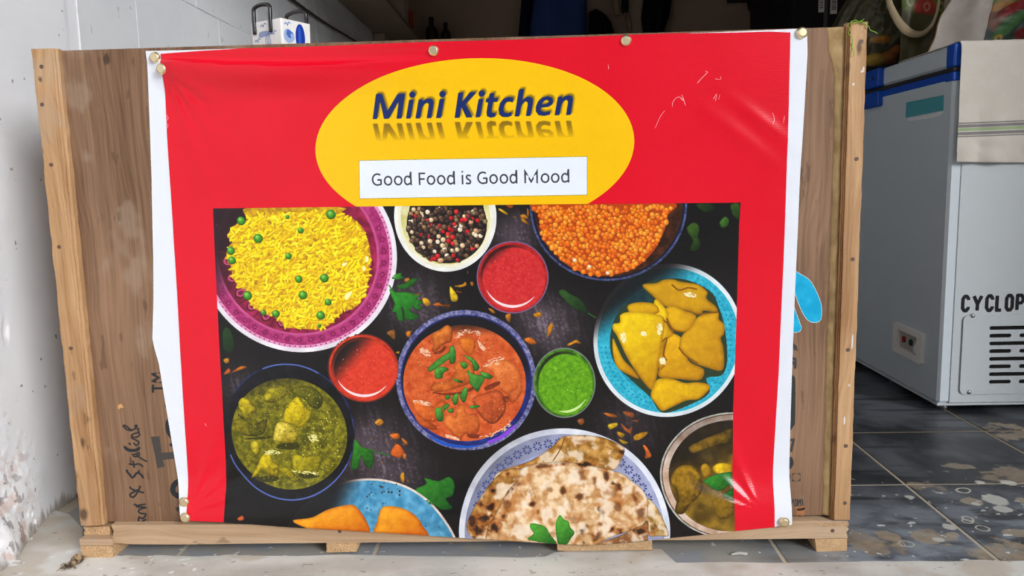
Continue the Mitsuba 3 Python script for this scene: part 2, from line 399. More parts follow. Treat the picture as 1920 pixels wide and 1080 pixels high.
# floor: a bed of grout with every stone tile laid on it, and the cement apron before it
obj('floor', rbox(WX - 0.1, RIGHT + 0.1, -0.04, BACK + 0.1, -0.06, -0.0010, 0.0005), 'floor_grout', kind='structure', label='black stone tiled shop floor with pale joints')
PX = 0.3145
YJ = [-0.055, 0.264, 0.5665, 0.869, 1.17, 1.47, 1.77, 2.07, 2.37, 2.67, 2.97, 3.27, 3.57]
XJ = [1.4085 + PX * k for k in range(-5, 4)] + [2.556]
for i in range(len(XJ) - 1):
    for j in range(len(YJ) - 1):
        g = 0.0026 + 0.0008 * rng.random()
        x0, x1, y0, y1 = max(XJ[i] + g, WX + 0.03), XJ[i + 1] - g, max(YJ[j] + g, -0.038), min(YJ[j + 1] - g, BACK)
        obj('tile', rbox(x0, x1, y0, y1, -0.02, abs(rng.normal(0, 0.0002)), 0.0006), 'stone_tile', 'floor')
front = [(-0.5, -5.0), (5.0, -5.0), (5.0, -0.036)] + [(x, -0.036 + float(nz(x, 0.0, 30, 4) - 0.5) * 0.010) for x in np.linspace(3.3, 1.5, 60)]
front += [(x, float(-0.034 + (nz(x, 0.3, 24, 6) - 0.5) * 0.012)) for x in np.linspace(1.48, 0.93, 30)]
front += [(y[0], y[1]) for y in [(.9151,.0101),(.8949,.0140),(.8405,.0113),(.7904,.0103),(.7484,.0022),(.7333,-.0115),(.6988,-.0144),(.6326,-.0100),(.5324,-.0067),(.4133,.0004),(.3468,-.0038),(.2694,-.0009)]]
front += [(x, float(0.002 + (nz(x, 0.7, 40, 8) - 0.5) * 0.016)) for x in np.linspace(0.27, 0.06, 26)] + [(-0.02, 0.03), (-0.06, 0.10), (-0.12, 0.16), (-0.2, 0.2), (-0.5, 0.2)]
pave = prism(Polygon(front), -0.08, 0.0022, 'xy')
obj('pavement', pave, 'concrete', kind='structure', label='pale grey cement pavement along the shop front')

# ---------------------------------------------------------------- the crate
crate = thing('crate', 'large wooden shipping crate of stained plywood with lighter corner posts, standing on small blocks', 'crate')
CT, PAN, DEP = 0.783, 0.013, 0.34
obj('panel', rbox(0.024, 1.18, PAN, PAN + 0.012, 0.0535, CT, 0.001), 'ply_wood', crate, label='stained plywood front panel')
obj('side_panel', rbox(0.004, 0.014, 0.03, DEP, 0.054, CT - 0.006, 0.001), 'ply_wood', crate)
obj('side_panel', rbox(1.186, 1.196, 0.03, DEP, 0.054, CT - 0.006, 0.001), 'ply_wood', crate)
obj('back_panel', rbox(0.014, 1.186, DEP - 0.012, DEP, 0.054, CT - 0.006, 0.001), 'ply_wood', crate)
obj('top_panel', rbox(0.003, 1.197, PAN + 0.0125, DEP, CT - 0.0055, CT - 0.0005, 0.001), 'ply_wood', crate)
obj('base_board', rbox(0.014, 1.186, 0.03, DEP - 0.012, 0.054, 0.064, 0.001), 'ply_wood', crate)

def post_mesh(profile, z0, z1, seed, n=50):
    """a sawn post: its plan profile carried up in slices, the arrises a little ragged"""
    p = np.array(profile)
    zs = np.linspace(z0, z1, n)
    R = []
    for k, z in enumerate(zs):
        w = (meshkit.noise(np.stack([p[:, 0] * 60, np.full(len(p), z * 60), p[:, 1] * 60 + seed], -1), seed) - 0.5) * 0.0016
        R.append(np.stack([p[:, 0] + w, p[:, 1] + w * 0.4, np.full(len(p), z)], 1))
    v = np.vstack(R); m = len(p)
    f = []
    for k in range(n - 1):
        for j in range(m):
            a, b = k * m + j, k * m + (j + 1) % m
            f += [[a, b, b + m], [a, b + m, a + m]]
    cap = Polygon(p)
    vv, ff = trimesh.creation.triangulate_polygon(cap, engine='earcut')
    from scipy.spatial import cKDTree
    idx = cKDTree(p).query(vv)[1]
    f += [[idx[a], idx[c], idx[b]] for a, b, c in ff] + [[idx[a] + (n - 1) * m, idx[b] + (n - 1) * m, idx[c] + (n - 1) * m] for a, b, c in ff]
    me = trimesh.Trimesh(v, f, process=False); me.fix_normals()
    return me
# left post: a flat face, then a grooved inner arris
lp = [(0.0, 0.001), (0.001, 0.0), (0.0275, 0.0), (0.0285, 0.0015), (0.0292, 0.0005), (0.032, 0.001), (0.0328, 0.003), (0.0335, 0.002), (0.0372, 0.0035), (0.0375, 0.0129), (0.022, 0.0129), (0.022, 0.03), (0.0, 0.03)]
obj('corner_post', post_mesh(lp, 0.0535, CT + 0.001, 3), 'post_wood', crate, label='left corner post of pale pine')
rp = [(1.2, 0.001), (1.199, 0.0), (1.1765, 0.0), (1.1758, 0.003), (1.1748, 0.001), (1.1738, 0.004), (1.1728, 0.002), (1.1718, 0.0129), (1.181, 0.0129), (1.181, 0.03), (1.2, 0.03)]
obj('corner_post', post_mesh(rp, 0.052, CT + 0.0035, 5), 'post_wood', crate, label='right corner post of pale pine')
# a ragged bead of putty in the right inner corner
zs = np.linspace(0.056, CT - 0.001, 160)
wid = 0.0100 + (nz(zs, zs * 0, 40, 21) - 0.5) * 0.004 + 0.014 * sst(0.70, 0.775, zs)
bead = np.stack([np.stack([1.1716 - wid * k, 0.0129 - 0.006 * math.sin(math.pi * (0.5 + 0.5 * k)) * np.ones_like(zs) + (nz(zs, zs * 0 + k, 90, 22) - 0.5) * 0.002, zs], 1) for k in (0.0, 0.3, 0.6, 0.85, 1.0)], 1)
obj('putty_bead', grid_mesh(bead, 0.004, (0, 1, 0)), 'putty', crate, smooth=True, label='rough tan putty filling the inner corner')
# bottom rail, one end broken off, the other splintered
rail = [(.0495,.0543),(.4666,.0526),(.8807,.0514),(1.1962,.0510),(1.1988,.0458),(1.1941,.0424),(1.1991,.0372),(1.1952,.0321),(1.1980,.0226),(.9626,.0216),(.7156,.0220),(.4651,.0219),(.1511,.0210),(.0826,.0220),(.0519,.0245),(.0501,.0334),(.0529,.0441)]
obj('bottom_rail', prism(Polygon(rail), 0.0, 0.028), 'rail_wood', crate, label='pale bottom rail with nail heads')
obj('corner_block', prism(Polygon([(-.0019,.0461),(.0416,.0475),(.0403,.0242),(-.0022,.0255),(.0010,.0309),(-.0020,.0363),(.0012,.0416)]), 0.010, 0.05), 'end_grain', crate, label='broken end of the corner block')
for k in range(3):
    (xa, za), (xb, zb) = [(1.1472,.0472),(1.1980,.0467)][0], [(1.1472,.0472),(1.1980,.0467)][1]
    obj('splinter', rbox(xa + 0.006 * k, xb, -0.0012, 0.002, za - 0.0022 * k - 0.001, za - 0.0022 * k, 0.0003), 'end_grain', crate)
# blocks under the crate
def foot(px, y0, y1, label):
    obj('foot_block', prism(Polygon(px), y0, y1), 'end_grain', crate, label=label)
foot([(-.0002,.0224),(.0512,.0211),(.0501,.0006),(-.0007,.0001)], -0.004, 0.12, 'foot block below the left corner')
obj('foot_plate', prism(Polygon([(.0004,.0340),(.0526,.0336),(.0525,.0230),(.0003,.0238)]), -0.006, 0.11), 'rail_wood', crate)
foot([(.3898,.0247),(.4383,.0243),(.4365,.0045),(.3891,.0035)], 0.004, 0.14, 'small foot block left of the middle')
foot([(.7521,.0246),(.8998,.0247),(.8994,.0050),(.7651,.0039),(.7527,.0053)], 0.002, 0.10, 'wide foot block right of the middle')
foot([(1.1487,.0208),(1.1976,.0212),(1.1979,.0009),(1.1517,-.0001)], 0.002, 0.12, 'foot block below the right corner')

def nail(x, z, y, r=0.0028):
    obj('nail', trimesh.creation.cylinder(r, 0.0012, sections=12, transform=trimesh.transformations.translation_matrix([x, y - 0.0001, z]) @ trimesh.transformations.rotation_matrix(math.pi / 2, [1, 0, 0])), 'nail', crate)
for (x, z) in [(.0127,.7587),(.0078,.7048),(.0122,.6172),(.0117,.4951),(.0140,.3395),(1.1918,.7597),(1.1908,.5967),(1.1905,.4522),(1.1881,.3172),(1.1899,.1695),(1.1913,.0792),(1.1742,.0349),(.4131,.0408)]:
    nail(x, z, 0.0)
# stencilled lettering on the plywood
flat = lambda x, z: np.full_like(np.asarray(x, float), PAN)
mat('ink_print', {'type': 'mesh_attribute', 'name': 'vertex_color'}, rough=0.6, spec=0.2)
INK, INK2 = (48, 48, 50), (74, 70, 66)
def ink(name, polys, col, label=None):
    st = Print(flat, 0.0003)
    st.area(shapely.union_all([g if g.is_valid else g.buffer(0) for g in polys]), col, 1, 0.012)
    st.build(name, 'ink_print', crate, label)
def sk(pts, w, smooth=True):
    return stroke(pts, w, smooth)
# the two upright letters, read from below
ink('stencil_letter', [sk([(.1286,.2714),(.1446,.2711)], .0034, False), sk([(.1299,.2760),(.1290,.2658)], .0034, False)], INK, 'small stencilled letter T')
ink('stencil_letter', [sk([(.1459,.2953),(.1302,.2939),(.1402,.2882),(.1296,.2828),(.1450,.2805)], .0032, False)], INK, 'small stencilled letter M')
# handwriting running up the board
ink('handwriting', [sk(pts, w) for w, pts in [
  (.0026, [(.0767,.2113),(.0791,.2125),(.0835,.2097),(.0890,.2050),(.0951,.2069),(.0982,.2116)]),
  (.0024, [(.0773,.2108),(.0815,.2061),(.0879,.2040),(.0906,.2046)]),
  (.0034, [(.0962,.2112),(.0982,.2119),(.0977,.2092)]),
  (.0024, [(.1017,.2068),(.0990,.2058),(.1012,.2008),(.0968,.1998),(.0921,.1985),(.0885,.1952),(.0945,.1928),(.1007,.1954),(.1020,.1981)]),
  (.0028, [(.0840,.1831),(.0853,.1817)]),
  (.0024, [(.0879,.1922),(.0932,.1891),(.0989,.1860),(.0989,.1826),(.0950,.1796),(.0914,.1833)]),
  (.0028, [(.0994,.1765),(.0952,.1738),(.0884,.1726),(.0816,.1740),(.0766,.1778),(.0761,.1761),(.0800,.1720),(.0882,.1702),(.0960,.1718),(.0995,.1744)]),
  (.0024, [(.0870,.1648),(.0921,.1654),(.0976,.1680),(.0983,.1643),(.0934,.1613),(.0888,.1624)]),
  (.0024, [(.0930,.1650),(.0983,.1602),(.1036,.1564),(.1090,.1536)]),
  (.0026, [(.0810,.1495),(.0886,.1484),(.0966,.1494),(.1019,.1452)]),
  (.0026, [(.0877,.1539),(.0882,.1444)]),
  (.0034, [(.0760,.1390),(.0768,.1363),(.0807,.1311),(.0833,.1273),(.0872,.1293),(.0899,.1334),(.0943,.1347),(.0984,.1316),(.1010,.1271)]),
  (.0026, [(.0902,.1334),(.0945,.1364),(.0957,.1385)])]], INK, 'handwritten word running up the board')
ink('handwriting', [sk(pts, w) for w, pts in [
  (.0028, [(.0789,.1113),(.0809,.1082),(.0890,.1050),(.0994,.1021)]),
  (.0028, [(.0947,.1125),(.0929,.1073),(.0871,.0991),(.0824,.0947),(.0782,.0961),(.0782,.0999),(.0845,.1036),(.0908,.1067)])]], INK, 'handwritten ampersand')
ink('handwriting', [sk(pts, w) for w, pts in [
  (.0028, [(.0830,.0826),(.0904,.0791),(.1009,.0773)]),
  (.0026, [(.1001,.0828),(.0919,.0815),(.0861,.0798),(.0902,.0777)]),
  (.0026, [(.0999,.0769),(.0930,.0749),(.0891,.0722),(.0911,.0680),(.1000,.0669)]),
  (.0026, [(.0888,.0618),(.0936,.0590),(.0987,.0627),(.0999,.0655)]),
  (.0028, [(.0989,.0575),(.0946,.0548),(.0893,.0524),(.0873,.0563),(.0892,.0618)])]], INK, 'handwritten end of a word at the bottom')
# big stencil capitals, partly under the banner
ink('stencil_letter', [Polygon([(.1194,.1934),(.1331,.1940),(.1343,.1672),(.1569,.1686),(.1577,.1576),(.1349,.1557),(.1372,.1446),(.1252,.1420),(.1228,.1674)])], INK2)
ink('stencil_letter', [sk([(.1624,.0945),(.1531,.0963),(.1473,.1036),(.1491,.1130),(.1564,.1196),(.1636,.1184)], .0085)], INK)
ink('stencil_letter', [Polygon([(.1483,.0768),(.1611,.0778),(.1642,.0666),(.1560,.0656),(.1553,.0695),(.1510,.0706)])], INK2)
ink('stencil_letter', [Polygon([(.1454,.0550),(.1834,.0524),(.1832,.0501),(.1461,.0505)])], INK2)
ink('stencil_letter', [Polygon([(.1453,.2437),(.1495,.2458),(.1519,.2363),(.1483,.2372)])], INK)
ink('stencil_letter', [Polygon(crom([(.1449,.2162),(.1491,.2215),(.1530,.2106),(.1565,.2024),(.1552,.1929),(.1503,.1911),(.1459,.1971),(.1440,.2053)]))], INK)
ink('stencil_letter', [Polygon([(.1473,.1813),(.1544,.1834),(.1556,.1779),(.1491,.1774)])], INK)
# right-hand marks
for w, pts in [
  (.0018, [(1.1087,.3261),(1.1115,.3179),(1.1124,.3249),(1.1147,.3156),(1.1156,.3222),(1.1179,.3150)]), (.0036, [(1.1154,.2883),(1.1158,.2960),(1.1151,.3020),(1.1114,.3031),(1.1099,.2993),(1.1121,.2944),(1.1152,.2965)]),
  (.0036, [(1.1101,.1750),(1.1160,.1760),(1.1127,.1580)]), (.002, [(1.1104,.1195),(1.1117,.1195),(1.1117,.1109),(1.1106,.1103)]),
  (.0014, [(1.1158,.0736),(1.1178,.0805),(1.1197,.0701)]), (.0014, [(1.1211,.0810),(1.1213,.0695),(1.1240,.0706),(1.1238,.0798),(1.1211,.0799)]), (.0014, [(1.1257,.0700),(1.1254,.0792),(1.1276,.0792),(1.1277,.0746),(1.1255,.0746)]), (.0014, [(1.1295,.0700),(1.1292,.0798),(1.1319,.0797),(1.1327,.0700)]),
  (.0018, [(1.1129,.0592),(1.1156,.0592),(1.1146,.0569),(1.1162,.0551),(1.1136,.0534)])]:
    ink('stencil_mark', [sk(pts, w, False)], (70, 66, 64))
ink('stencil_mark', [Polygon(crom([(1.1072,.2783),(1.1136,.2751),(1.1162,.2657),(1.1174,.2074),(1.1155,.1977),(1.1087,.1907),(1.1059,.2187),(1.1049,.2631)]))], (56, 58, 58))
ink('stencil_mark', [Polygon(crom([(1.1097,.1479),(1.1146,.1467),(1.1169,.1393),(1.1149,.1325),(1.1101,.1297)]))], (56, 56, 56))
sq = Polygon([(1.1152,.1220),(1.1276,.1221),(1.1279,.1096),(1.1155,.1091)])
ink('stencil_mark', [sq.difference(sq.buffer(-.0016))], (60, 60, 60), 'small stencilled square')
def leafcol(v):
    n = nz(v[:, 0], v[:, 1], 90, 5)
    return np.array([20, 176, 222]) + (n[:, None] - 0.5) * np.array([60, 40, 30])
for p in ([(1.1082,.4352),(1.1192,.4302),(1.1320,.4219),(1.1417,.4074),(1.1510,.3847),(1.1523,.3670),(1.1494,.3590),(1.1400,.3575),(1.1296,.3642),(1.1188,.3853),(1.1111,.4096)], [(1.1076,.3936),(1.1127,.3774),(1.1203,.3571),(1.1229,.3481),(1.1183,.3433),(1.1087,.3483)]):
    poly = Polygon(crom(p)).buffer(0); lf = Print(flat, 0.0003)
    lf.area(poly.buffer(0.0008), (214, 220, 220), 0, 0.01); lf.area(poly, leafcol, 1, 0.005)
    lf.build('leaf_emblem', 'ink_print', crate, label='bright blue painted leaf shape')

# chipped plywood at the lower right corner
def chip(polys, label):
    c_ = Print(flat, 0.0004)
    for k, (g, col) in enumerate(polys): c_.area(Polygon(crom(g, n=2)), col, k, .01)
    c_.build('chipped_spot', 'ink_print', crate, label)
chip([([(1.1203,.0658),(1.1235,.0683),(1.1268,.0666),(1.1316,.0700),(1.1366,.0673),(1.1391,.0638),(1.1351,.0621),(1.1360,.0569),(1.1321,.0535),(1.1271,.0562),(1.1231,.0527),(1.1237,.0605)], (176, 118, 78)), ([(1.1236,.0649),(1.1293,.0657),(1.1350,.0673),(1.1367,.0647),(1.1310,.0622),(1.1245,.0623)], (52, 36, 26))], 'splintered hole in the plywood')
chip([([(.0722,.2457),(.0766,.2474),(.0789,.2448),(.0803,.2413),(.0751,.2405),(.0723,.2380),(.0710,.2415)], (210, 160, 104))], 'small pale chip in the plywood')

# ---------------------------------------------------------------- brass tacks
def tack_mesh():
    prof = [(0, .0042), (.0052, .0041), (.0056, .0039), (.0066, .0032), (.0076, .0018), (.0080, .0004), (.0080, 0), (.0011, 0), (.0010, -.006), (0, -.0075)]
    m = lathe(prof, 30)
    m.apply_transform(trimesh.transformations.rotation_matrix(math.pi / 2, [1, 0, 0]))
    m.fix_normals()
    return m
tm = tack_mesh()
TACKS = [(.1784,.7680),(.1904,.7506),(.5863,.7661),(.8631,.7718),(1.1113,.7755),(.1707,.0916),(.1731,.0685),(1.0981,.0526)]

# ---------------------------------------------------------------- ceramic bag-shaped holder on the crate
cer = thing('ceramic_holder', 'small white ceramic bag-shaped holder with black handles and blue painting, on the crate top', 'ceramic holder')
ca, cz0, ch, cs = math.radians(29), CT - 0.0005, 0.046, 0.066
ex, ey = np.array([math.cos(ca), -math.sin(ca), 0]), np.array([math.sin(ca), math.cos(ca), 0])
org = np.array([0.352 - cs * ex[0], 0.05, 0.0]) + np.array([0, 0.0, 0]) ; org[1] = 0.055 + cs * math.sin(ca)
sd = 0.060
def cpt(u, v, z):
    k = 1 + 0.02 * (z - cz0) / ch
    q = org[None, :2] + np.multiply.outer((np.asarray(u) - cs / 2) * k + cs / 2, ex[:2]) + np.multiply.outer((np.asarray(v) - sd / 2) * k + sd / 2, ey[:2])
    return np.column_stack([q, np.broadcast_to(z, (len(q),))])
def rounded(w, d, r, inset=0.0):
    return np.array(sbox(inset, inset, w - inset, d - inset).buffer(-r).buffer(r, quad_segs=4).exterior.coords)[:-1]
outl, inl = rounded(cs, sd, .003), rounded(cs, sd, .0015, .004)
from shapely.geometry.polygon import orient
outp, inp = Polygon(outl), Polygon(inl)
body = trimesh.creation.extrude_polygon(outp.difference(inp), ch, engine='earcut')
floor_ = trimesh.creation.extrude_polygon(outp, .004, engine='earcut')
bm = cat_mesh([body, floor_])
bv = np.array(bm.vertices); bm.vertices = cpt(bv[:, 0], bv[:, 1], cz0 + bv[:, 2]); bm.fix_normals()
obj('body', bm, 'white_glaze', cer, smooth=30)
def arch(v0, lean, u0, u1, top, drop):
    P, n = [], 26
    for t in np.linspace(0, 1, n):
        if t < .3: u, z = u0, -drop + (top * .75 + drop) * t / .3
        elif t > .7: u, z = u1, -drop + (top * .75 + drop) * (1 - t) / .3
        else:
            a = math.pi * (t - .3) / .4
            u, z = (u0 + u1) / 2 - (u1 - u0) / 2 * math.cos(a), top * .75 + top * .25 * math.sin(a)
        P.append(cpt([u], [v0 + lean * max(z, 0)], cz0 + ch + z)[0])
    return np.array(P)
obj('handle', tube(arch(-.0012, .05, .010, .045, .024, .018), .0030, 10), 'black_glaze', cer, smooth=True)
obj('handle', tube(arch(sd + .0012, -.05, .014, .056, .023, .018), .0030, 10), 'black_glaze', cer, smooth=True)
# blue painting on the two faces in view, in each face's own coordinates (metres along, up)
class Face(Print):
    def build_on(self, fn, nrm, name, parent):
        v, f, c, l = np.vstack(self.v), np.vstack(self.f), np.vstack(self.c), np.concatenate(self.l)
        P = fn(v) + np.multiply.outer(0.0003 + 0.00005 * l, nrm)
        obj(name, mikit.ply(trimesh.Trimesh(P, f, process=False), 'glaze_print', False, color=lin(np.clip(c, 0, 255), .88)), None, parent)
fa = Face(None); fb = Face(None)
def bird(F, x, z, s, col=(90, 110, 170)):
    F.area(stroke([(x - s, z - s * .35), (x - s * .45, z + s * .1), (x, z - s * .5), (x + s * .4, z + s * .35), (x + s, z + s * .1)], .0011), col, 2, .01)
bird(fa, .028, .034, .006); bird(fa, .014, .013, .006); bird(fa, .049, .021, .006); bird(fb, .012, .035, .006, (70, 110, 190))
fa.area(Polygon(crom([(.017, .019), (.02, .024), (.03, .025), (.042, .023), (.046, .019), (.04, .018), (.03, .017), (.02, .016)])), (150, 164, 204), 1, .01)
for k in range(4):
    fa.area(stroke([(.033 + .002 * k, .02), (.031 + .0035 * k, .01), (.036 + .002 * k, .0), (.034 + .005 * k, -.006)], .001), (110, 126, 180), 2, .01)
fb.area(Polygon(crom([(.004, .018), (.008, .026), (.016, .026), (.024, .02), (.024, .012), (.014, .006), (.006, .01)])), (166, 190, 232), 1, .01)
fb.area(Polygon(crom([(.009, .02), (.012, .026), (.018, .024), (.023, .021), (.017, .02), (.018, .014), (.012, .015)])), (78, 116, 196), 2, .01)
fb.area(Polygon(ell((.037, .017, .0095, .0205), 1, 40)), (30, 62, 170), 2, .01); fb.area(Polygon(ell((.0355, .017, .003, .017), 1, 30)), (58, 96, 200), 3, .01)
fa.build_on(lambda v: cpt(v[:, 0], np.zeros(len(v)), cz0 + .006 + v[:, 1]), -ey, 'blue_painting', cer)
fb.build_on(lambda v: cpt(np.full(len(v), cs), v[:, 0], cz0 + .005 + v[:, 1]), ex, 'blue_painting', cer)

# ---------------------------------------------------------------- chest freezer
fz = thing('chest_freezer', 'white chest freezer with blue corner trim, right of the crate', 'freezer')
FX, FY, FR, FB = 1.69, 0.71, 2.50, 1.25
obj('body', rbox(FX, FR, FY, FB, 0.022, 0.797, 0.006), 'enamel', fz)
obj('base_strip', rbox(FX - .001, FR, FY - .001, FB, 0.0165, 0.0225, 0.0015), 'enamel_grey', fz)
obj('front_panel', rbox(FX + .027, FR - .03, FY - .0022, FY + .002, 0.024, 0.783, 0.001), 'enamel_grey', fz)
obj('blue_band', rbox(FX - .0012, FR + .001, FY - .0012, FB, 0.787, 0.8045, 0.001), 'blue_plastic', fz, label='blue band below the lid')
obj('gasket', rbox(FX - .0022, FR + .002, FY - .0022, FB, 0.8045, 0.815, 0.003), 'rubber', fz, label='dark rubber gasket')
obj('lid', rbox(FX, FR, FY, FB, 0.815, 0.866, 0.007), 'enamel', fz)
obj('corner_trim', cat_mesh([rbox(FX - .002, FX + .03, FY - .002, FY + .034, 0.8152, 0.8672, 0.003), rbox(FX - .002, FX + .03, FY - .0024, FY + .034, 0.784, 0.8043, 0.002)]), 'blue_plastic', fz, label='blue plastic corner trim')
hg = obj('hinge', cat_mesh([rbox(FX - .016, FX + .004, 1.074, 1.19, 0.8155, 0.866, 0.003), rbox(FX - .014, FX + .002, 1.074, 1.175, 0.763, 0.8045, 0.003)]), 'blue_plastic', fz, label='blue hinge cover')
for y in (1.105, 1.155):
    obj('screw', trimesh.creation.cylinder(.0045, .003, sections=14, transform=trimesh.transformations.translation_matrix([FX - .0165, y, .842]) @ trimesh.transformations.rotation_matrix(math.pi / 2, [0, 1, 0])), 'rubber', hg)
obj('sticker', prism(Polygon([(.9336,.7580),(.7488,.7562),(.7478,.7206),(.9358,.7190)]), FX - .0006, FX + .001, 'yz'), 'teal_sticker', fz, label='teal sticker')
obj('sticker', prism(Polygon([(.9239,.7160),(.7476,.7188),(.7518,.7124),(.7759,.7082),(.8060,.7070),(.9204,.7097)]), FX - .0004, FX + .001, 'yz'), 'white_plastic', fz, label='torn white paper below the teal sticker')
# control panel: a cream frame round a sunk plate
cp = [(.9343,.1806),(.7818,.1771),(.7855,.1030),(.9339,.1078)]
cpo = Polygon(cp).buffer(-.002).buffer(.004)
cpi = Polygon([(.9087,.1680),(.8050,.1658),(.8061,.1189),(.9075,.1221)])
ctl = obj('control_panel', prism(cpo.difference(cpi), FX - .010, FX + .002, 'yz'), 'cream_plastic', fz, label='cream control panel frame')
obj('plate', prism(cpi.buffer(.002), FX - .003, FX + .001, 'yz'), 'panel_plate', ctl)
for (y, z), m_, lb in zip([(.8827,.1459),(.8449,.1452)], ('red_lens', 'green_lens'), ('red indicator lamp', 'green indicator lamp')):
    obj('indicator_lamp', trimesh.creation.cylinder(.0085, .004, sections=20, transform=trimesh.transformations.translation_matrix([FX - .004, y, z]) @ trimesh.transformations.rotation_matrix(math.pi / 2, [0, 1, 0])), m_, ctl, label=lb)
obj('rocker_switch', prism(Polygon([(.8243,.1356),(.8096,.1566),(.8042,.1276),(.8204,.1240)]), FX - .008, FX + .001, 'yz'), 'white_plastic', ctl)
# ventilation grille, standing a little proud of a dark opening
obj('vent_backing', rbox(1.78, 2.28, FY - .0034, FY - .0021, 0.060, 0.220, .0003), 'matte_black', fz)
vo = sbox(1.739, 0.046, 2.31, 0.2385).buffer(-.012).buffer(.012)
slots = []
for k in range(8):
    z, x = 0.2070 - 0.01875 * k, 1.805 + 0.0009 * k
    if k % 2 == 0:
        segs = [(x, x + .0835), (x + .108, x + .19), (x + .214, x + .297), (x + .321, x + .40)]
    else:
        segs = [(x, x + .046), (x + .070, x + .153), (x + .177, x + .26), (x + .284, x + .367)]
    slots += [LineString([(a, z), (b - .004, z)]).buffer(.0045) for a, b in segs]
vg = obj('vent_grille', prism(vo.difference(shapely.union_all(slots)), FY - .0060, FY - .0036), 'enamel_grey', fz, label='slotted ventilation grille')
for (x, z) in [(1.7598,.2376),(1.7611,.0509)]:
    obj('screw', lathe([(0, .003), (.003, .0026), (.005, .001), (.0052, 0), (0, 0)], 18).apply_transform(trimesh.transformations.translation_matrix([x, FY - .0060, z]) @ trimesh.transformations.rotation_matrix(math.pi / 2, [1, 0, 0])), 'steel', vg, smooth=40)
# lettering on the front
let = Print(lambda x, z: np.full_like(np.asarray(x, float), FY - .0022), .0003)
def cap(ch, x, z0, h, w, t=.0080):
    r = t / 2; l, rr, b, tt, m = x + r, x + w - r, z0 + r, z0 + h - r, z0 + h / 2
    q = w * .5
    if ch == 'C':
        pl = [[(rr, tt - h * .22), (rr, tt - q * .6), (rr - q * .4, tt), (l + q * .4, tt), (l, tt - q * .6), (l, b + q * .6), (l + q * .4, b), (rr - q * .4, b), (rr, b + q * .6), (rr, b + h * .22)]]
    elif ch == 'Y': pl = [[(l - .001, tt), ((l + rr) / 2, m - .002), (rr + .001, tt)], [((l + rr) / 2, m), ((l + rr) / 2, b)]]
    elif ch == 'L': pl = [[(l, tt), (l, b), (rr, b)]]
    elif ch == 'O': pl = [[(l, tt - q * .6), (l, b + q * .6), (l + q * .4, b), (rr - q * .4, b), (rr, b + q * .6), (rr, tt - q * .6), (rr - q * .4, tt), (l + q * .4, tt), (l, tt - q * .6)]]
    elif ch == 'P': pl = [[(l, b), (l, tt), (rr - q * .4, tt), (rr, tt - q * .6), (rr, m + q * .4), (rr - q * .4, m - .001), (l, m - .001)]]
    return shapely.union_all([LineString(p).buffer(r, cap_style='flat', join_style='round') for p in pl])
LB = [(1.7329,.2452),(1.7306,.2881),(1.7602,.2466),(1.7838,.2468),(1.7887,.2473),(1.8085,.2476),(1.8123,.2475),(1.8296,.2485),(1.8345,.2484),(1.8556,.2480),(1.8593,.2480),(1.8816,.2475)]
lh = LB[1][1] - LB[0][1]
for ch, x, w in (('C', LB[0][0], .021), ('Y', LB[2][0] - .001, .024), ('C', LB[4][0], .021), ('L', LB[6][0], .0185), ('O', LB[8][0], .0215), ('P', LB[10][0], .0215)):
    let.area(cap(ch, x, LB[0][1], lh, w), (24, 24, 26), 1, .012)
let.build('lettering', 'ink_print', fz, label='black capital letters')
for x, y in ((FX + .03, FY + .035), (FX + .035, FY + .30), (FX + .5, FY + .035), (FR - .05, FB - .05)):
    obj('foot', lathe([(0, 0), (.011, 0), (.014, .004), (.014, .009), (.008, .012), (.008, .0168), (0, .0168)], 20).apply_translation([x, y, 0]), 'steel', fz, smooth=40)

# towel: laid over the lid's front edge
stripe_z = [(q[1], w) for q, w in zip([(1.7644,.6873),(1.7647,.6807),(1.7652,.6729),(1.7657,.6639),(1.7661,.6572)], (.0022, .006, .006, .006, .0022))]
def towel_fn(p, n, uv):
    c = mix(C(206, 199, 187), C(216, 210, 200), fbm(p.x * 40, p.z * 40, p.y * 40, 3))
    wv = noise(p.x * 700, p.z * 700, p.y * 700)
    c = c * (0.97 + 0.06 * wv)
    zz = p.z - (p.x - 1.75) * 0.012 + (fbm(p.x * 12, 1.0, 2.0, 2) - 0.5) * 0.002
    front = smoothstep(0.712, 0.709, p.y)
    for (z, w), col in zip(stripe_z, ((120, 116, 116), (120, 116, 118), (150, 178, 128), (120, 116, 118), (128, 122, 120))):
        c = mix(c, C(*col), smoothstep(w * 0.5 + 0.0012, w * 0.5 - 0.0004, dr.abs(zz - z)) * front * 0.85)
    return c
mat('towel_cloth', mikit.proc(towel_fn), rough=0.95, spec=0.1, sheen=0.3)
tx = np.linspace(1.699, 2.35, 120)
path = [(FY + .30, .8685), (FY + .22, .8685), (FY + .12, .8688), (FY + .05, .869), (FY + .012, .8695), (FY - .002, .8685), (FY - .008, .862), (FY - .009, .845)] + [(FY - .009, z) for z in np.linspace(.82, .5975, 26)]
path = np.array(path)
s = np.linspace(0, 1, len(path))
TP = np.zeros((len(tx), len(path), 3))
for i, x in enumerate(tx):
    drop = sst(.3, 1, s)
    fold = (np.sin(x * 62 + 1.2) * .5 + np.sin(x * 27) * .7 + (nz(np.full(len(s), x), s, 18, 4) - .5) * 1.6) * .0055 * drop
    crump = (nz(np.full(len(s), x), s * .5, 45, 7) - .5) * .004
    TP[i, :, 0] = x + (nz(s, s * 0 + x, 5, 2) - .5) * .006 * drop
    TP[i, :, 1] = path[:, 0] - np.abs(fold) - np.where(s > .2, .001, 0) + np.minimum(crump, 0) * drop
    TP[i, :, 2] = path[:, 1] + np.where(s < .2, np.abs(crump), 0) + (.004 * math.sin(x * 9)) * sst(.9, 1, s)
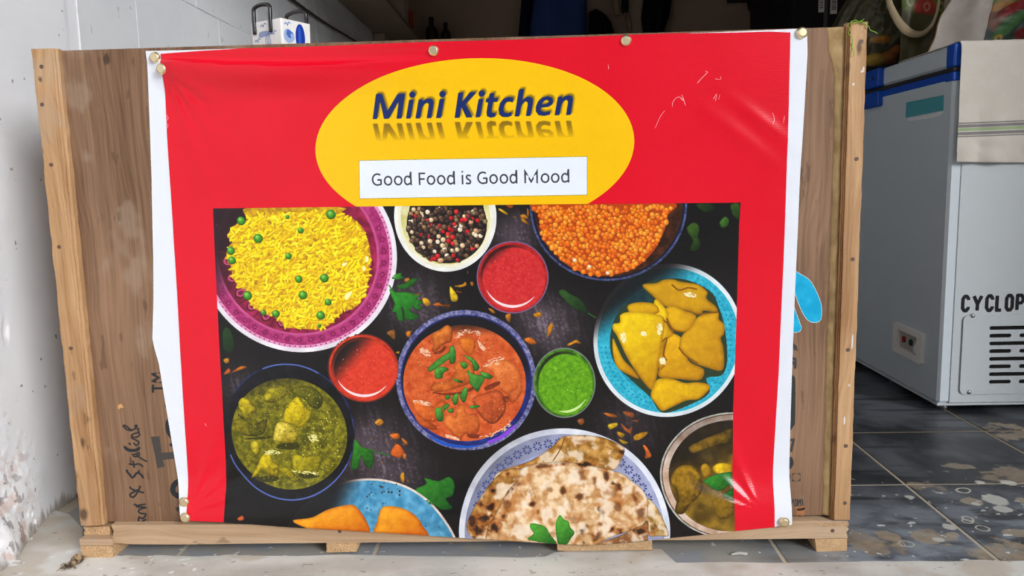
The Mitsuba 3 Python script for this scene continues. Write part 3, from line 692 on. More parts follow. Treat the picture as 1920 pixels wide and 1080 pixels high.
obj('towel', grid_mesh(TP, .0025, (0, -.7, .7)), 'towel_cloth', smooth=50, label='beige cotton towel with grey and green stripes draped over the chest freezer', cat='towel')

# ---------------------------------------------------------------- bags on the freezer lid
mat('bag_print', {'type': 'mesh_attribute', 'name': 'vertex_color'}, rough=0.42, spec=0.4)
mat('canvas', mikit.proc(lambda p, n, uv: mix(C(178, 168, 160), C(204, 196, 188), fbm(p.x * 30, p.z * 30, p.y * 20, 4))), rough=0.9, spec=0.1)
mat('seam_brown', L(122, 100, 72), rough=0.8, spec=0.1)
mat('cream_cloth', L(186, 166, 134), rough=0.8, spec=0.2)
def vcol_sheet(P, colfn, thick, d, name, m, parent, label=None):
    me = grid_mesh(P, thick, d)
    v = np.array(me.vertices)
    obj(name, mikit.ply(me, m, True, color=lin(np.clip(colfn(v), 0, 255), .88)), None, parent, label=label)
LID = 0.8712
# the bag in front: plain side gusset facing the street, printed panel beside it
bag = thing('shopping_bag', 'printed shopping bag with plain beige side panel, standing on the freezer beside the towel', 'bag')
A = np.array([(1.7201,.8615),(1.7362,.9104),(1.7424,.9451),(1.7591,.9793),(1.7760,1.0069),(1.7919,1.0522),(1.8080,1.1149)]); B = np.array([(1.8342,.8766),(1.8417,.9044),(1.8487,.9398),(1.8560,.9699),(1.8634,.9973),(1.8710,1.0422),(1.8826,1.1039)])
A[0, 1] = B[0, 1] = LID
ss = np.linspace(0, 1, 24); uu = np.linspace(0, 1, 16)
def rows(Q):
    t = np.linspace(0, 1, len(Q)); return np.stack([np.interp(ss, t, Q[:, 0]), np.interp(ss, t, Q[:, 1])], 1)
Ar, Br = rows(crom(A, False)), rows(crom(B, False))
G = np.zeros((24, 16, 3))
for j, u in enumerate(uu):
    G[:, j, 0] = Ar[:, 0] * (1 - u) + Br[:, 0] * u; G[:, j, 2] = Ar[:, 1] * (1 - u) + Br[:, 1] * u
    G[:, j, 1] = .90 * (1 - u) + .87 * u + .010 * math.sin(math.pi * u * 2) + (nz(ss, ss * 0 + u, 7, 5) - .5) * .014
obj('side_panel', grid_mesh(G, .002, (0, 1, 0)), 'canvas', bag, smooth=True, label='plain beige side panel')
obj('piping', tube(np.stack([G[:, 0, 0] - .001, G[:, 0, 1] - .001, G[:, 0, 2] + .001], 1), .0016, 6), 'seam_brown', bag, smooth=True)
def food_cols(v):
    x, z = v[:, 0], v[:, 2]
    c = .8 * np.tile(np.array([112., 150, 34]), (len(v), 1)); n = nz(x, z, 60, 31)
    c += (n[:, None] - .5) * 40
    def blob(cx, cz, rx, rz, col, rot=0):
        nonlocal c
        dx, dz = x - cx, z - cz; dx, dz = dx * math.cos(rot) + dz * math.sin(rot), -dx * math.sin(rot) + dz * math.cos(rot)
        w = sst(1.08, .92, np.hypot(dx / rx, dz / rz) + (nz(x, z, 50, 7) - .5) * .25)[:, None]
        c = c * (1 - w) + .8 * (np.array(col) + (n[:, None] - .5) * 60) * w
    F = FOODC
    blob(F[0][0], F[0][1], .17, .05, (52, 78, 66), -.15); blob(F[1][0], F[1][1], .040, .028, (196, 138, 52)); blob(F[2][0], F[2][1], .036, .026, (140, 84, 60))
    blob(F[3][0], F[3][1], .034, .014, (84, 50, 52), .2); blob(F[4][0], F[4][1], .05, .016, (74, 132, 66), .7); blob(F[5][0], F[5][1], .06, .012, (170, 44, 44), .45)
    blob(F[6][0], F[6][1], .010, .010, (222, 176, 44)); blob(F[6][0], F[6][1], .004, .004, (80, 60, 30)); blob(F[7][0], F[7][1], .02, .014, (150, 40, 36), .3)
    return c
FOODC = [(1.8868,.9056),(1.8859,.9639),(1.8795,.9414),(1.9063,.9658),(1.9006,.9331),(1.9272,.9803),(1.8780,.9008),(1.9353,.9118)]
G2 = np.zeros((60, 90, 3)); s2, u2 = np.linspace(0, 1, 60), np.linspace(0, 1, 90)
B2 = np.stack([np.interp(s2, ss, Br[:, 0]), np.interp(s2, ss, Br[:, 1])], 1)
for j, u in enumerate(u2):
    G2[:, j, 0] = B2[:, 0] + .36 * u; G2[:, j, 2] = B2[:, 1]
    G2[:, j, 1] = .87 + .02 * u + (nz(s2, s2 * 0 + u, 6, 9) - .5) * .016 * min(1, u * 6)
vcol_sheet(G2, food_cols, .002, (0, 1, 0), 'printed_panel', 'bag_print', bag, 'glossy green panel printed with food')
obj('back_panel', rbox(1.80, 2.24, .985, .987, LID, 1.12, .0005), 'canvas', bag)
# the bag behind: green print with a cream handle loop
bag2 = thing('shopping_bag', 'green printed shopping bag with a hanging cream handle loop, behind the plain beige bag panel', 'bag')
def green_cols(v):
    x, z = v[:, 0], v[:, 2]
    n = nz(x, z, 60, 41); c = np.array([88., 104, 34]) + (n[:, None] - .5) * 50
    w = sst(1.05, .95, np.hypot((x - GR[0][0]) / .030, (z - GR[0][1]) / .024))[:, None]
    c = c * (1 - w) + np.array([182, 60, 48]) * w
    for k in (1, 2, 3):
        d = np.hypot((x - GR[k][0]) / .011, (z - GR[k][1]) / .013)
        w = (sst(1.0, .85, d) * sst(.45, .6, d))[:, None] * .6
        c = c * (1 - w) + np.array([214, 200, 170]) * w
    w = sst(GR[4][1] + .004, GR[4][1] - .004, z + (x - GR[4][0]) * .2)[:, None]
    return c * (1 - w) + np.array([84, 80, 52]) * w
GR = [(1.7570,1.0062),(1.7192,1.0222),(1.7623,1.0088),(1.7967,1.0077),(1.7591,.9900)]
gx, gz = np.linspace([(1.6967,1.0000)][0][0], [(1.8481,.9954)][0][0], 60), np.linspace(LID, 1.13, 60)
GX, GZ = np.meshgrid(gx, gz, indexing='ij')
GY = 1.0 + (nz(GX, GZ, 14, 3) - .5) * .03
vcol_sheet(np.stack([GX, GY, GZ], -1), green_cols, .002, (0, 1, 0), 'printed_panel', 'bag_print', bag2)
loop = np.array([(1.6454,1.0758),(1.6530,1.0226),(1.6636,.9956),(1.6812,.9657),(1.7012,.9451),(1.7235,.9350),(1.7452,.9371),(1.7636,.9526),(1.7722,.9710),(1.7800,1.0054),(1.7822,1.0714)])
lpth = crom(loop, False, 5)
lw = np.interp(np.linspace(0, 1, len(lpth)), [0, .38, .6, 1], [.006, .0115, .0065, .002])
tn = np.gradient(lpth, axis=0); tn /= np.linalg.norm(tn, axis=1, keepdims=True); nn = np.stack([-tn[:, 1], tn[:, 0]], 1)
q = np.linspace(-1, 1, 7)
LG = np.stack([np.stack([lpth[:, 0] + nn[:, 0] * lw * k, np.full(len(lpth), .975) - .006 * (1 - k * k), lpth[:, 1] + nn[:, 1] * lw * k], 1) for k in q], 1)
obj('handle_loop', grid_mesh(LG, .002, (0, 1, 0)), 'cream_cloth', bag2, smooth=True, label='cream handle loop')
# clear plastic bag with produce
scene['clear_film'] = {'type': 'blendbsdf', 'weight': 0.10, 'film': {'type': 'thindielectric', 'int_ior': 1.5, 'specular_transmittance': {'type': 'rgb', 'value': [.80, .79, .70]}, 'specular_reflectance': {'type': 'rgb', 'value': [.35, .35, .33]}},
    'haze': {'type': 'twosided', 'bsdf': {'type': 'diffuse', 'reflectance': {'type': 'rgb', 'value': L(150, 146, 112)}}}}
ctr, th, ph = np.array([1.655, 1.135, LID]), np.linspace(0, 2 * np.pi, 64), np.linspace(0, 1, 40)
CB = np.zeros((64, 40, 3))
for j, t in enumerate(ph):
    r = np.interp(t, [0, .08, .3, .55, .75, .9, 1], [.05, .095, .108, .095, .066, .042, .036])
    wr = 1 + .10 * np.sin(th * 5 + t * 3) * t + (nz(np.cos(th) * 2 + 3, np.sin(th) * 2 + t * 3, 2.2, 8) - .5) * .35
    CB[:, j] = np.stack([ctr[0] + r * wr * np.cos(th) + .05 * t, ctr[1] + .8 * r * wr * np.sin(th), np.full(64, LID + .30 * t)], 1)
CB[-1] = CB[0]
obj('plastic_bag', grid_mesh(CB), 'clear_film', smooth=True, label='clear plastic bag of produce standing on the freezer behind the crate post', cat='bag')
mat('orange_skin', L(246, 160, 40), rough=0.4, spec=0.4); mat('yellow_skin', L(226, 180, 50), rough=0.4, spec=0.4); mat('brown_skin', L(176, 96, 36), rough=0.5, spec=0.3)
for k, ((x, z), m_, rx, rz, lb) in enumerate(zip([(1.7028,.9500),(1.7527,.9167),(1.6872,.8953),(1.7239,.9001),(1.7752,.9044)], ('orange_skin', 'brown_skin', 'yellow_skin', 'brown_skin', 'brown_skin'), (.03, .026, .028, .024, .022), (.010, .017, .018, .018, .014),
        ('flat orange slice-like piece inside the clear plastic bag, uppermost', 'rusty brown vegetable inside the clear plastic bag, right of the orange piece', 'yellow fruit at the bottom left of the clear plastic bag', 'brown vegetable at the bottom middle of the clear plastic bag', 'small brown vegetable at the bottom right of the clear plastic bag'))):
    sp = trimesh.creation.icosphere(3, 1.0)
    v = np.array(sp.vertices); v *= (1 + (meshkit.fbm(v * 1.7, 3, k) - .5) * .25)[:, None]
    v = v * [rx, .024, rz] + [x, 1.13, max(z, LID + rz * 1.02)]
    sp.vertices = v
    obj('produce', sp, m_, smooth=True, label=lb, cat='vegetable', group='produce in the clear plastic bag')

# ---------------------------------------------------------------- dim things at the back of the shop
mat('dark_cloth', L(58, 80, 134), rough=0.95, spec=0.1); mat('black_cloth', L(24, 22, 22), rough=0.95, spec=0.1); mat('navy_cloth', L(18, 24, 44), rough=0.95, spec=0.1)
mat('shelf_board', L(136, 120, 106), rough=0.8, spec=0.2); mat('carton_card', L(176, 156, 142), rough=0.85, spec=0.1); mat('red_card', L(176, 60, 34), rough=0.7, spec=0.2)
mat('dark_glass', L(36, 28, 24), rough=0.15, spec=0.5); mat('pale_board', L(150, 128, 108), rough=0.8, spec=0.1); mat('dark_green', L(36, 44, 32), rough=0.7, spec=0.2)
mat('fridge_black', L(20, 18, 22), rough=0.4, spec=0.2); mat('label_white', L(226, 220, 214), rough=0.6, spec=0.2); mat('grey_metal', L(84, 76, 76), rough=0.5, spec=0.3)
mat('cable', L(72, 62, 56), rough=0.7, spec=0.2); mat('film_pale', L(150, 150, 156), rough=0.3, spec=0.5)
obj('wall_shelf', rbox(WX + .006, 0.06, 2.50, BACK - .002, 1.419, 1.444, .002), 'shelf_board', label='pale board shelf high on the left wall, seen from below', cat='shelf')
cb = np.array([(WX + .012, y, 1.262 + .028 * (y - 1.9) + .004 * math.sin(y * 5)) for y in np.linspace(0.9, 3.4, 60)])
obj('wall_cable', tube(cb, .005, 8), 'cable', smooth=True, label='dark cable sagging along the left wall below the shelf', cat='cable')
bx = thing('carton', 'pale carton standing on the wall shelf near its end', 'box')
obj('box', rbox(-.075, .045, 3.12, 3.3, 1.4445, 1.70, .003), 'carton_card', bx); obj('flap', rbox(-.075, .045, 3.117, 3.1195, 1.62, 1.70, .0005), 'carton_card', bx)
obj('red_packet', rbox(.048, .066, 3.25, 3.3, 1.4445, 1.535, .003), 'red_card', label='small orange red packet beside the pale carton on the wall shelf', cat='packet')
def bottle(x, y, z, r, h, m_, lb):
    t_ = thing('bottle', lb, 'bottle', 'dark bottles by the back wall')
    obj('body', lathe([(0, 0), (r, 0), (r, h * .6), (r * .9, h * .68), (r * .4, h * .8), (r * .36, h * .92), (0, h * .92)], 20).apply_translation([x, y, z]), m_, t_, smooth=40)
    obj('cap', lathe([(r * .38, h * .9), (r * .42, h * .9), (r * .42, h), (0, h)], 16).apply_translation([x, y, z]), 'matte_black', t_, smooth=40)
obj('back_shelf', rbox(0.066, 0.30, BACK - .20, BACK - .002, 1.33, 1.35, .002), 'shelf_board', label='small shelf on the back wall carrying dark bottles', cat='shelf')
bottle(.135, BACK - .12, 1.3505, .036, .20, 'dark_glass', 'dark bottle on the small back shelf, nearer the wall shelf')
bottle(.215, BACK - .10, 1.3505, .030, .17, 'dark_glass', 'shorter dark bottle on the small back shelf, farther from the wall shelf')
ub = thing('carton', 'pale carton hung below the wall shelf on the left wall', 'box')
obj('box', rbox(WX + .006, -.09, 3.25, 3.40, 1.25, 1.4188, .003), 'carton_card', ub); obj('flap', rbox(WX + .008, -.092, 3.2475, 3.2498, 1.36, 1.415, .0005), 'carton_card', ub)

def hung(name, outline, y, m_, parent=None, depth=.06, folds=24, seed=1, **kw):
    """a hanging soft thing: its outline puffed out to a body with folds"""
    poly = Polygon(outline).buffer(0)
    x0, z0, x1, z1 = poly.bounds
    n = 46
    P = np.zeros((n, n, 3))
    for i, z in enumerate(np.linspace(z0 + 1e-4, z1 - 1e-4, n)):
        cut = poly.intersection(LineString([(x0 - 1, z), (x1 + 1, z)]))
        a, b = cut.bounds[0], cut.bounds[2]
        u = np.linspace(0, 1, n)
        P[i, :, 0] = a + (b - a) * u; P[i, :, 2] = z
        P[i, :, 1] = y - depth * np.sqrt(np.clip(1 - (2 * u - 1) ** 2, 0, 1)) - (.012 * np.sin(u * folds + z * 3) + .02 * (nz(u, u * 0 + z, 5, seed) - .5)) * np.sin(np.pi * u)
    w = P.copy(); w[:, :, 1] = y + .004
    v = np.vstack([P.reshape(-1, 3), w.reshape(-1, 3)])
    f = np.array(grid_mesh(P).faces); N = n * n
    rim = list(range(n)) + [k * n + n - 1 for k in range(1, n)] + [(n - 1) * n + k for k in range(n - 2, -1, -1)] + [k * n for k in range(n - 2, 0, -1)]
    r = np.array(rim); s_ = np.roll(r, -1)
    me = trimesh.Trimesh(v, np.vstack([f, f[:, ::-1] + N, np.stack([r, r + N, s_ + N], 1), np.stack([r, s_ + N, s_], 1)]), process=False); me.fix_normals()
    return obj(name, me, m_, parent, smooth=50, **kw)
gm = thing('garment', 'dark blue garment hanging at the back of the shop above the crate', 'garment')
hung('cloth', [(.6452,1.3050),(.6548,1.4564),(.6824,1.5759),(.7060,1.8133),(1.0389,1.8027),(1.0462,1.6246),(1.0427,1.2937)], 3.60, 'dark_cloth', gm, .10, 9, 2)
hung('sleeve', [(.6286,1.2899),(.6408,1.4203),(.6634,1.6137),(.6824,1.7876),(.7368,1.7859),(.7333,1.6116),(.7127,1.4949),(.6900,1.2882)], 3.52, 'navy_cloth', gm, .05, 5, 3, label='darker sleeve')
hung('black_bag', [(1.0548,1.2855),(1.0576,1.5627),(1.0761,1.5666),(1.0944,1.5675),(1.1128,1.5655),(1.1372,1.5573),(1.1646,1.5358),(1.1888,1.4995),(1.2039,1.4545),(1.2128,1.4007),(1.2121,1.2810)], 3.60, 'black_cloth', depth=.08, seed=4, label='rounded black bag hanging to the right of the dark blue garment', cat='bag')
hung('black_bag', [(1.3883,1.2838),(1.3761,1.4351),(1.3638,1.5253),(1.3762,1.6144),(1.3886,1.7620),(1.5233,1.7578),(1.5422,1.6093),(1.5302,1.5352),(1.4997,1.4464),(1.4877,1.2809)], 3.60, 'black_cloth', depth=.07, folds=14, seed=5, label='long dark bundle hanging alone on the back wall', cat='bag')
obj('board_strip', prism(Polygon([(1.1695,1.8117),(1.1994,1.6312),(1.2145,1.5432),(1.2426,1.5484),(1.2274,1.6303),(1.2098,1.8104)]), 3.60, 3.646), 'pale_board', label='narrow pale board on the back wall beside the rounded black bag', cat='board')
hung('dark_pouch', [(1.2562,1.7792),(1.2810,1.7784),(1.2959,1.5981),(1.2926,1.5650),(1.2552,1.5601),(1.2524,1.6296)], 3.63, 'dark_green', depth=.03, seed=7, label='dark green pouch hanging against the narrow pale board', cat='pouch')
obj('hanging_strap', tube(np.column_stack([np.array(crom([(1.2739,1.5686),(1.2706,1.5083),(1.2797,1.4595),(1.2985,1.4528),(1.3048,1.4769),(1.2957,1.5378),(1.2833,1.5623)], False))[:, 0], np.full(37, 3.63), np.array(crom([(1.2739,1.5686),(1.2706,1.5083),(1.2797,1.4595),(1.2985,1.4528),(1.3048,1.4769),(1.2957,1.5378),(1.2833,1.5623)], False))[:, 1]]), .006, 6), 'pale_board', smooth=True, label='thin strap looped below the dark green pouch', cat='strap')
hung('black_bag', [(1.9548,1.7601),(1.9884,1.5549),(2.0287,1.4949),(2.0747,1.4640),(2.0910,1.2559),(2.2613,1.2510),(2.2486,1.7507)], 3.60, 'black_cloth', depth=.12, folds=18, seed=9, label='bulky dark bundle on the back wall left of the black refrigerator', cat='bag')
obj('wall_vent', rbox(*sorted(([(1.8729,1.6104),(1.9903,1.6068)][0][0], [(1.8729,1.6104),(1.9903,1.6068)][1][0])), 3.62, 3.649, [(1.8730,1.6029)][0][1], 1.70, .003), 'dark_green', label='dark box high on the back wall', cat='box')
# refrigerator
fg = thing('refrigerator', 'black refrigerator with two white barcode labels at the back right of the shop', 'refrigerator')
obj('cabinet', rbox(1.80, 2.46, 2.24, 2.86, .03, 1.72, .006), 'fridge_black', fg)
for k, (a, b) in enumerate(((1.80, 1.925), (1.943, 2.46))):
    obj('door', rbox(a, b, 2.2, 2.2385, .05, 1.72, .005), 'fridge_black', fg)
obj('handle_strip', rbox(1.9255, 1.9425, 2.203, 2.2385, .05, 1.71, .002), 'grey_metal', fg)
for a, b in ([(1.9017,1.3176),(1.9254,1.2432)], [(1.9502,1.3161),(1.9776,1.2353)]):
    lb = obj('label_strip', rbox(a[0], b[0], 2.1985, 2.2, b[1], a[1], .0003), 'label_white', fg, label='white barcode label')
    zz = b[1] + .016; ms = []
    while zz < a[1] - .006:
        h = .0015 + .003 * rng.random(); ms.append(rbox(a[0] + .004, b[0] - .004, 2.1981, 2.1986, zz, zz + h, .0001)); zz += h + .002 + .003 * rng.random()
    obj('barcode', cat_mesh(ms), 'rubber', lb, kind='stuff')
obj('plinth', rbox(1.82, 2.44, 2.22, 2.84, 0.0005, .0298, .002), 'matte_black', fg)
# a scrap of clear film on the crate top
sp = trimesh.creation.icosphere(3, 1.0); v = np.array(sp.vertices)
v *= (1 + (meshkit.fbm(v * 3, 3, 4) - .5) * .8)[:, None]
cx, cz = [(1.0238,.8239)][0]
sp.vertices = v * [.022, .02, .012] + [cx, .2, CT + .0105]
obj('plastic_scrap', sp, 'film_pale', smooth=True, label='crumpled scrap of pale plastic lying on the crate top', cat='scrap')

# ---------------------------------------------------------------- small things on the floor and the post
mat('husk_skin', mikit.proc(lambda p, n, uv: mix(C(84, 70, 58), C(190, 166, 132), smoothstep(.35, .65, fbm(p.x * 90, p.y * 160, p.z * 60, 4)))), rough=0.9, spec=0.1)
(hx0, hy0), (hx1, hy1) = [(-.0015,-.0380),(.0087,-.0039)]
t = np.linspace(0, 1, 30); w = np.linspace(-1, 1, 14)
HG = np.zeros((30, 14, 3))
for i, k in enumerate(t):
    half = .010 * math.sin(math.pi * min(k * 1.05 + .02, 1)) ** .7 + .0008
    a = w * 1.9
    HG[i, :, 0] = hx0 + (hx1 - hx0) * k + half * np.sin(a) * .5
    HG[i, :, 1] = hy0 + (hy1 - hy0) * k - half * np.sin(a) * 1.2
    HG[i, :, 2] = .0032 + half * (1 - np.cos(a)) * .55 + .002 * math.sin(k * 7)
husk = thing('dried_husk', 'curled dry brown husk on the pavement by the left foot of the crate', 'husk')
obj('shell', grid_mesh(HG, .0012, (0, 0, 1)), 'husk_skin', husk, smooth=50)
ms = []
for k in range(26):
    a = rng.uniform(0, 6.28); l = rng.uniform(.006, .016); p0 = np.array([hx0 + rng.normal(0, .003), hy0 + rng.normal(0, .003), .0034])
    ms.append(tube([p0, p0 + [l * .5 * math.cos(a), l * .5 * math.sin(a), .003 + .003 * rng.random()], p0 + [l * math.cos(a), l * math.sin(a), .0006]], .0005, 4))
obj('fibres', cat_mesh(ms), 'husk_skin', husk, kind='stuff')
(sx, sy) = [(1.0303,-.0075)][0]
obj('paper_scrap', prism(Polygon(crom([(sx - .012, sy - .003), (sx, sy + .004), (sx + .013, sy + .002), (sx + .01, sy - .004), (sx, sy - .002)], n=3)), .0022, .0034, 'xy'), 'label_white', label='tiny white paper scrap on the pavement in front of the crate', cat='scrap')
mat('thread_green', L(150, 200, 70), rough=0.7, spec=0.2)
th_ = thing('green_thread', 'bright green thread caught on the top of the right crate post', 'thread')
def thr(px, y):
    p = crom(px, False, 6); p = np.column_stack([p[:, 0], np.full(len(p), y) + .002 * np.sin(np.arange(len(p)) * .7), p[:, 1]])
    obj('strand', tube(p, .0006, 6), 'thread_green', th_, smooth=True)
thr([(1.1710,.7823),(1.1746,.7851),(1.1790,.7864),(1.1835,.7849),(1.1878,.7862),(1.1914,.7882),(1.1922,.7889),(1.1908,.7854),(1.1938,.7838)], -.0022)
thr([(1.1760,.7872),(1.1811,.7882),(1.1863,.7869),(1.1908,.7868),(1.1930,.7846),(1.1968,.7823),(1.2014,.7771),(1.2075,.7719),(1.2135,.7702)], -.0022)
thr([(1.1717,.7830),(1.1726,.7787),(1.1749,.7764),(1.1728,.7729),(1.1775,.7641),(1.1795,.7509),(1.1806,.7400)], -.0022)
# paint chips on the right post
for (x, z), (a, b) in zip([(1.1939,.3300),(1.1862,.2094),(1.1961,.7216),(1.1940,.7187),(1.1915,.2636),(1.1827,.7014)], ((.0012, .011), (.0012, .0065), (.0012, .004), (.0016, .0016), (.0012, .002), (.0016, .002))):
    obj('paint_chip', prism(Polygon(crom([(x - a, z - b), (x + a * .6, z - b * .8), (x + a, z + b * .2), (x + a * .2, z + b), (x - a, z + b * .5)], n=3)), -.0006, .0004), 'label_white', crate)
# ---------------------------------------------------------------- the banner
ban = thing('banner', 'red printed vinyl banner with white edges and a picture of dishes, tacked to the crate', 'banner')
PLEAT = np.array([(.1836,.7599),(.2309,.7563),(.2859,.7517),(.3567,.7482),(.4194,.7472),(.4821,.7492),(.5446,.7519)])
HEM = np.array([(.1850,.7758),(.2639,.7742),(.3583,.7730),(.4522,.7741),(.5456,.7751),(.6230,.7766)])
K2, K6 = [(.1900,.7506)][0], [(.1732,.0747)][0]
KR = [(1.0361,.6714),(1.0826,.6324),(1.0123,.1479),(1.0623,.0702)]

def S(x, z):
    x, z = np.asarray(x, float), np.asarray(z, float)
    y = 0.0092 - 0.0150 * sst(.135, .055, z)
    # pleat under the upper left corner: a lapped ridge that fades towards the middle
    zc = np.interp(x, PLEAT[:, 0], PLEAT[:, 1])
    a = 0.0165 * sst(.62, .33, x) * sst(.165, .21, x)
    d = zc - z
    y = y - a * np.where(d > 0, np.exp(-(np.clip(d, 0, 1) / .028) ** 2), np.exp(-(np.clip(-d, 0, 1) / .0060) ** 2))
    y = y + .0016 * sst(.66, .3, x) * np.exp(-((d - .055) / .03) ** 2)
    zh = np.interp(x, HEM[:, 0], HEM[:, 1])
    y = y - .0028 * sst(.75, .45, x) * np.exp(-((zh - z) / .009) ** 2)
    # creases running out from the tacks
    def fan(k, angs, amp, reach):
        dx, dz = x - k[0], z - k[1]
        r, th = np.hypot(dx, dz), np.arctan2(dz, dx)
        out = 0
        for (t, w) in angs:
            out = out + np.exp(-((th - t) / w) ** 2)
        return amp * out * sst(.008, .06, r) * np.exp(-r / reach)
    y = y - fan(K2, ((-.95, .13), (-1.27, .10), (-.55, .14)), .0036, .10)
    y = y - fan(K6, ((.75, .13), (1.15, .11), (.35, .12)), .0036, .09)
    y = y - fan(KR[3], ((2.45, .15), (2.0, .12), (2.85, .12)), .0042, .12)
    # loose diagonal dents on the right and general slackness
    u = ((x - KR[0][0]) * .62 + (z - KR[0][1]) * .78) ; v = (-(x - KR[0][0]) * .78 + (z - KR[0][1]) * .62)
    y = y - .0016 * np.exp(-(u / .010) ** 2) * np.exp(-((v + .03) / .05) ** 2) - .0014 * np.exp(-((u + .035) / .012) ** 2) * np.exp(-((v + .02) / .06) ** 2)
    y = y + (nz(x, z, 4.5, 17, 2) - .5) * .0050 * sst(0, .05, z) + (nz(x * .6, z, 14, 18, 2) - .5) * .0012
    y = y - .0022 * np.exp(-((z - .075 - .03 * np.sin(x * 6)) / .022) ** 2) * sst(.25, .45, x) * sst(1.1, .9, x)
    return np.minimum(y, 0.0108 - .0152 * sst(.085, .060, z))

LEFT = np.array([(.1646,.7779),(.1638,.7601),(.1608,.6986),(.1560,.5974),(.1484,.4776),(.1432,.4124),(.1362,.3504),(.1376,.3378),(.1428,.3109),(.1471,.2532),(.1522,.1931),(.1569,.1374),(.1619,.0837),(.1638,.0651)])
TOP = np.array([(.1646,.7779),(.2168,.7775),(.3271,.7773),(.4212,.7772),(.4991,.7781),(.6076,.7785),(.7000,.7780),(.8072,.7793),(.9136,.7802),(.9741,.7799),(1.0644,.7809),(1.1190,.7815)])
RIGHT_ = np.array([(1.1190,.7815),(1.1207,.7473),(1.1187,.6805),(1.1146,.5744),(1.1117,.4100),(1.1105,.2307),(1.1101,.1127),(1.1109,.0473)])
BOT = np.array([(.1638,.0651),(.1757,.0632),(.2337,.0604),(.3287,.0520),(.4589,.0428),(.5532,.0358),(.5943,.0328),(.6320,.0298),(.6989,.0248),(.7506,.0208),(.8006,.0173),(.8546,.0208),(.8919,.0248),(.9323,.0293),(.9784,.0337),(1.0235,.0390),(1.0873,.0449),(1.1109,.0473)])
def along(Q, n, ax):
    t = np.linspace(0, 1, n)
    k = (Q[:, ax] - Q[0, ax]) / (Q[-1, ax] - Q[0, ax])
    return np.stack([np.interp(t, k, Q[:, 0]), np.interp(t, k, Q[:, 1])], 1)
nu, nv = 300, 280
tp, bt, lf_, rt = along(TOP, nu, 0), along(BOT, nu, 0), along(LEFT, nv, 1), along(RIGHT_, nv, 1)
u, v = np.linspace(0, 1, nu)[:, None, None], np.linspace(0, 1, nv)[None, :, None]
XZ = (1 - v) * tp[:, None] + v * bt[:, None] + (1 - u) * lf_[None] + u * rt[None] - ((1 - u) * (1 - v) * tp[0] + u * (1 - v) * tp[-1] + (1 - u) * v * bt[0] + u * v * bt[-1])
SH = np.stack([XZ[..., 0], S(XZ[..., 0], XZ[..., 1]) + .0012, XZ[..., 1]], -1)
obj('sheet', grid_mesh(SH, .0005, (0, 1, 0)), 'vinyl_white', ban, smooth=60, label='white vinyl sheet with bare edges')
SHEET = Polygon(np.vstack([TOP[:-1], RIGHT_[:-1], BOT[::-1][:-1], LEFT[::-1][:-1]])).buffer(0)

for (x, z), lb in zip(TACKS, ('topmost brass tack at the upper left corner of the banner', 'brass tack just below the topmost one at the upper left corner of the banner', 'brass tack on the top edge above the yellow oval', 'brass tack on the top edge right of the yellow oval',
        'brass tack at the upper right corner of the banner', 'upper of the two brass tacks at the lower left corner of the banner', 'lowest brass tack at the lower left corner of the banner', 'brass tack at the lower right corner of the banner')):
    k = obj('brass_tack', tm.copy().apply_translation([x, float(S(x, z)) - .0008, z]), 'brass', smooth=25, label=lb, cat='tack', group='brass tacks holding the banner')

def fz(x, z, s, seed=0, oct=4):
    wx, wz = nz(x, z, s * .7, seed + 50, 2) - .5, nz(x, z, s * .7, seed + 60, 2) - .5
    a, b = .81 * x - .59 * z + wx * .9 / s, .59 * x + .81 * z + wz * .9 / s
    return nz(a, b, s, seed, oct)
RED, YEL, WHT = np.array([229, 4, 36.]), np.array([253, 200, 0.]), np.array([238, 245, 255.])
PIC = Polygon([(.2467,.5470),(.4880,.5446),(.7260,.5420),(1.0290,.5378),(1.0272,.5066),(1.0254,.3634),(1.0227,.2153),(1.0225,.1137),(1.0242,-.0079),(.7986,-.0061),(.4626,.0144),(.2318,.0342),(.2355,.0962),(.2379,.2091),(.2404,.3444)])
field = Polygon([(.1871,.7730),(.1884,.7598),(.1886,.7438),(.1852,.6515),(.1833,.5172),(.1817,.4281),(.1769,.2528),(.1755,.1407),(.1751,.0880),(.1731,.0526),(.4631,.0233),(.7987,-.0017),(1.0844,.0266),(1.0838,.0527),(1.0842,.1130),(1.0903,.2806),(1.0935,.4895),(1.0954,.6736),(1.0952,.7763),(1.0644,.7784),(1.0193,.7784),(.9590,.7793),(.9136,.7814),(.8072,.7860),(.4994,.7839),(.3588,.7813),(.2957,.7767),(.2483,.7754)])
field = field.intersection(SHEET).difference(PIC.buffer(-.0008))
p = Print(S, .00030)
def redcol(v):
    n = nz(v[:, 0], v[:, 1], 12, 3)
    c = RED + (n[:, None] - .5) * np.array([8, 8, 8])
    return c
OVC = Polygon(ell((.6401,.6284,.2344,.1256), .99, 160, .012))
p.area(field.difference(OVC), redcol, 0, .0045)
def mark(pts, w, col=(250, 214, 214), layer=2):
    p.area(stroke(pts, w * .65), col, layer, .01)
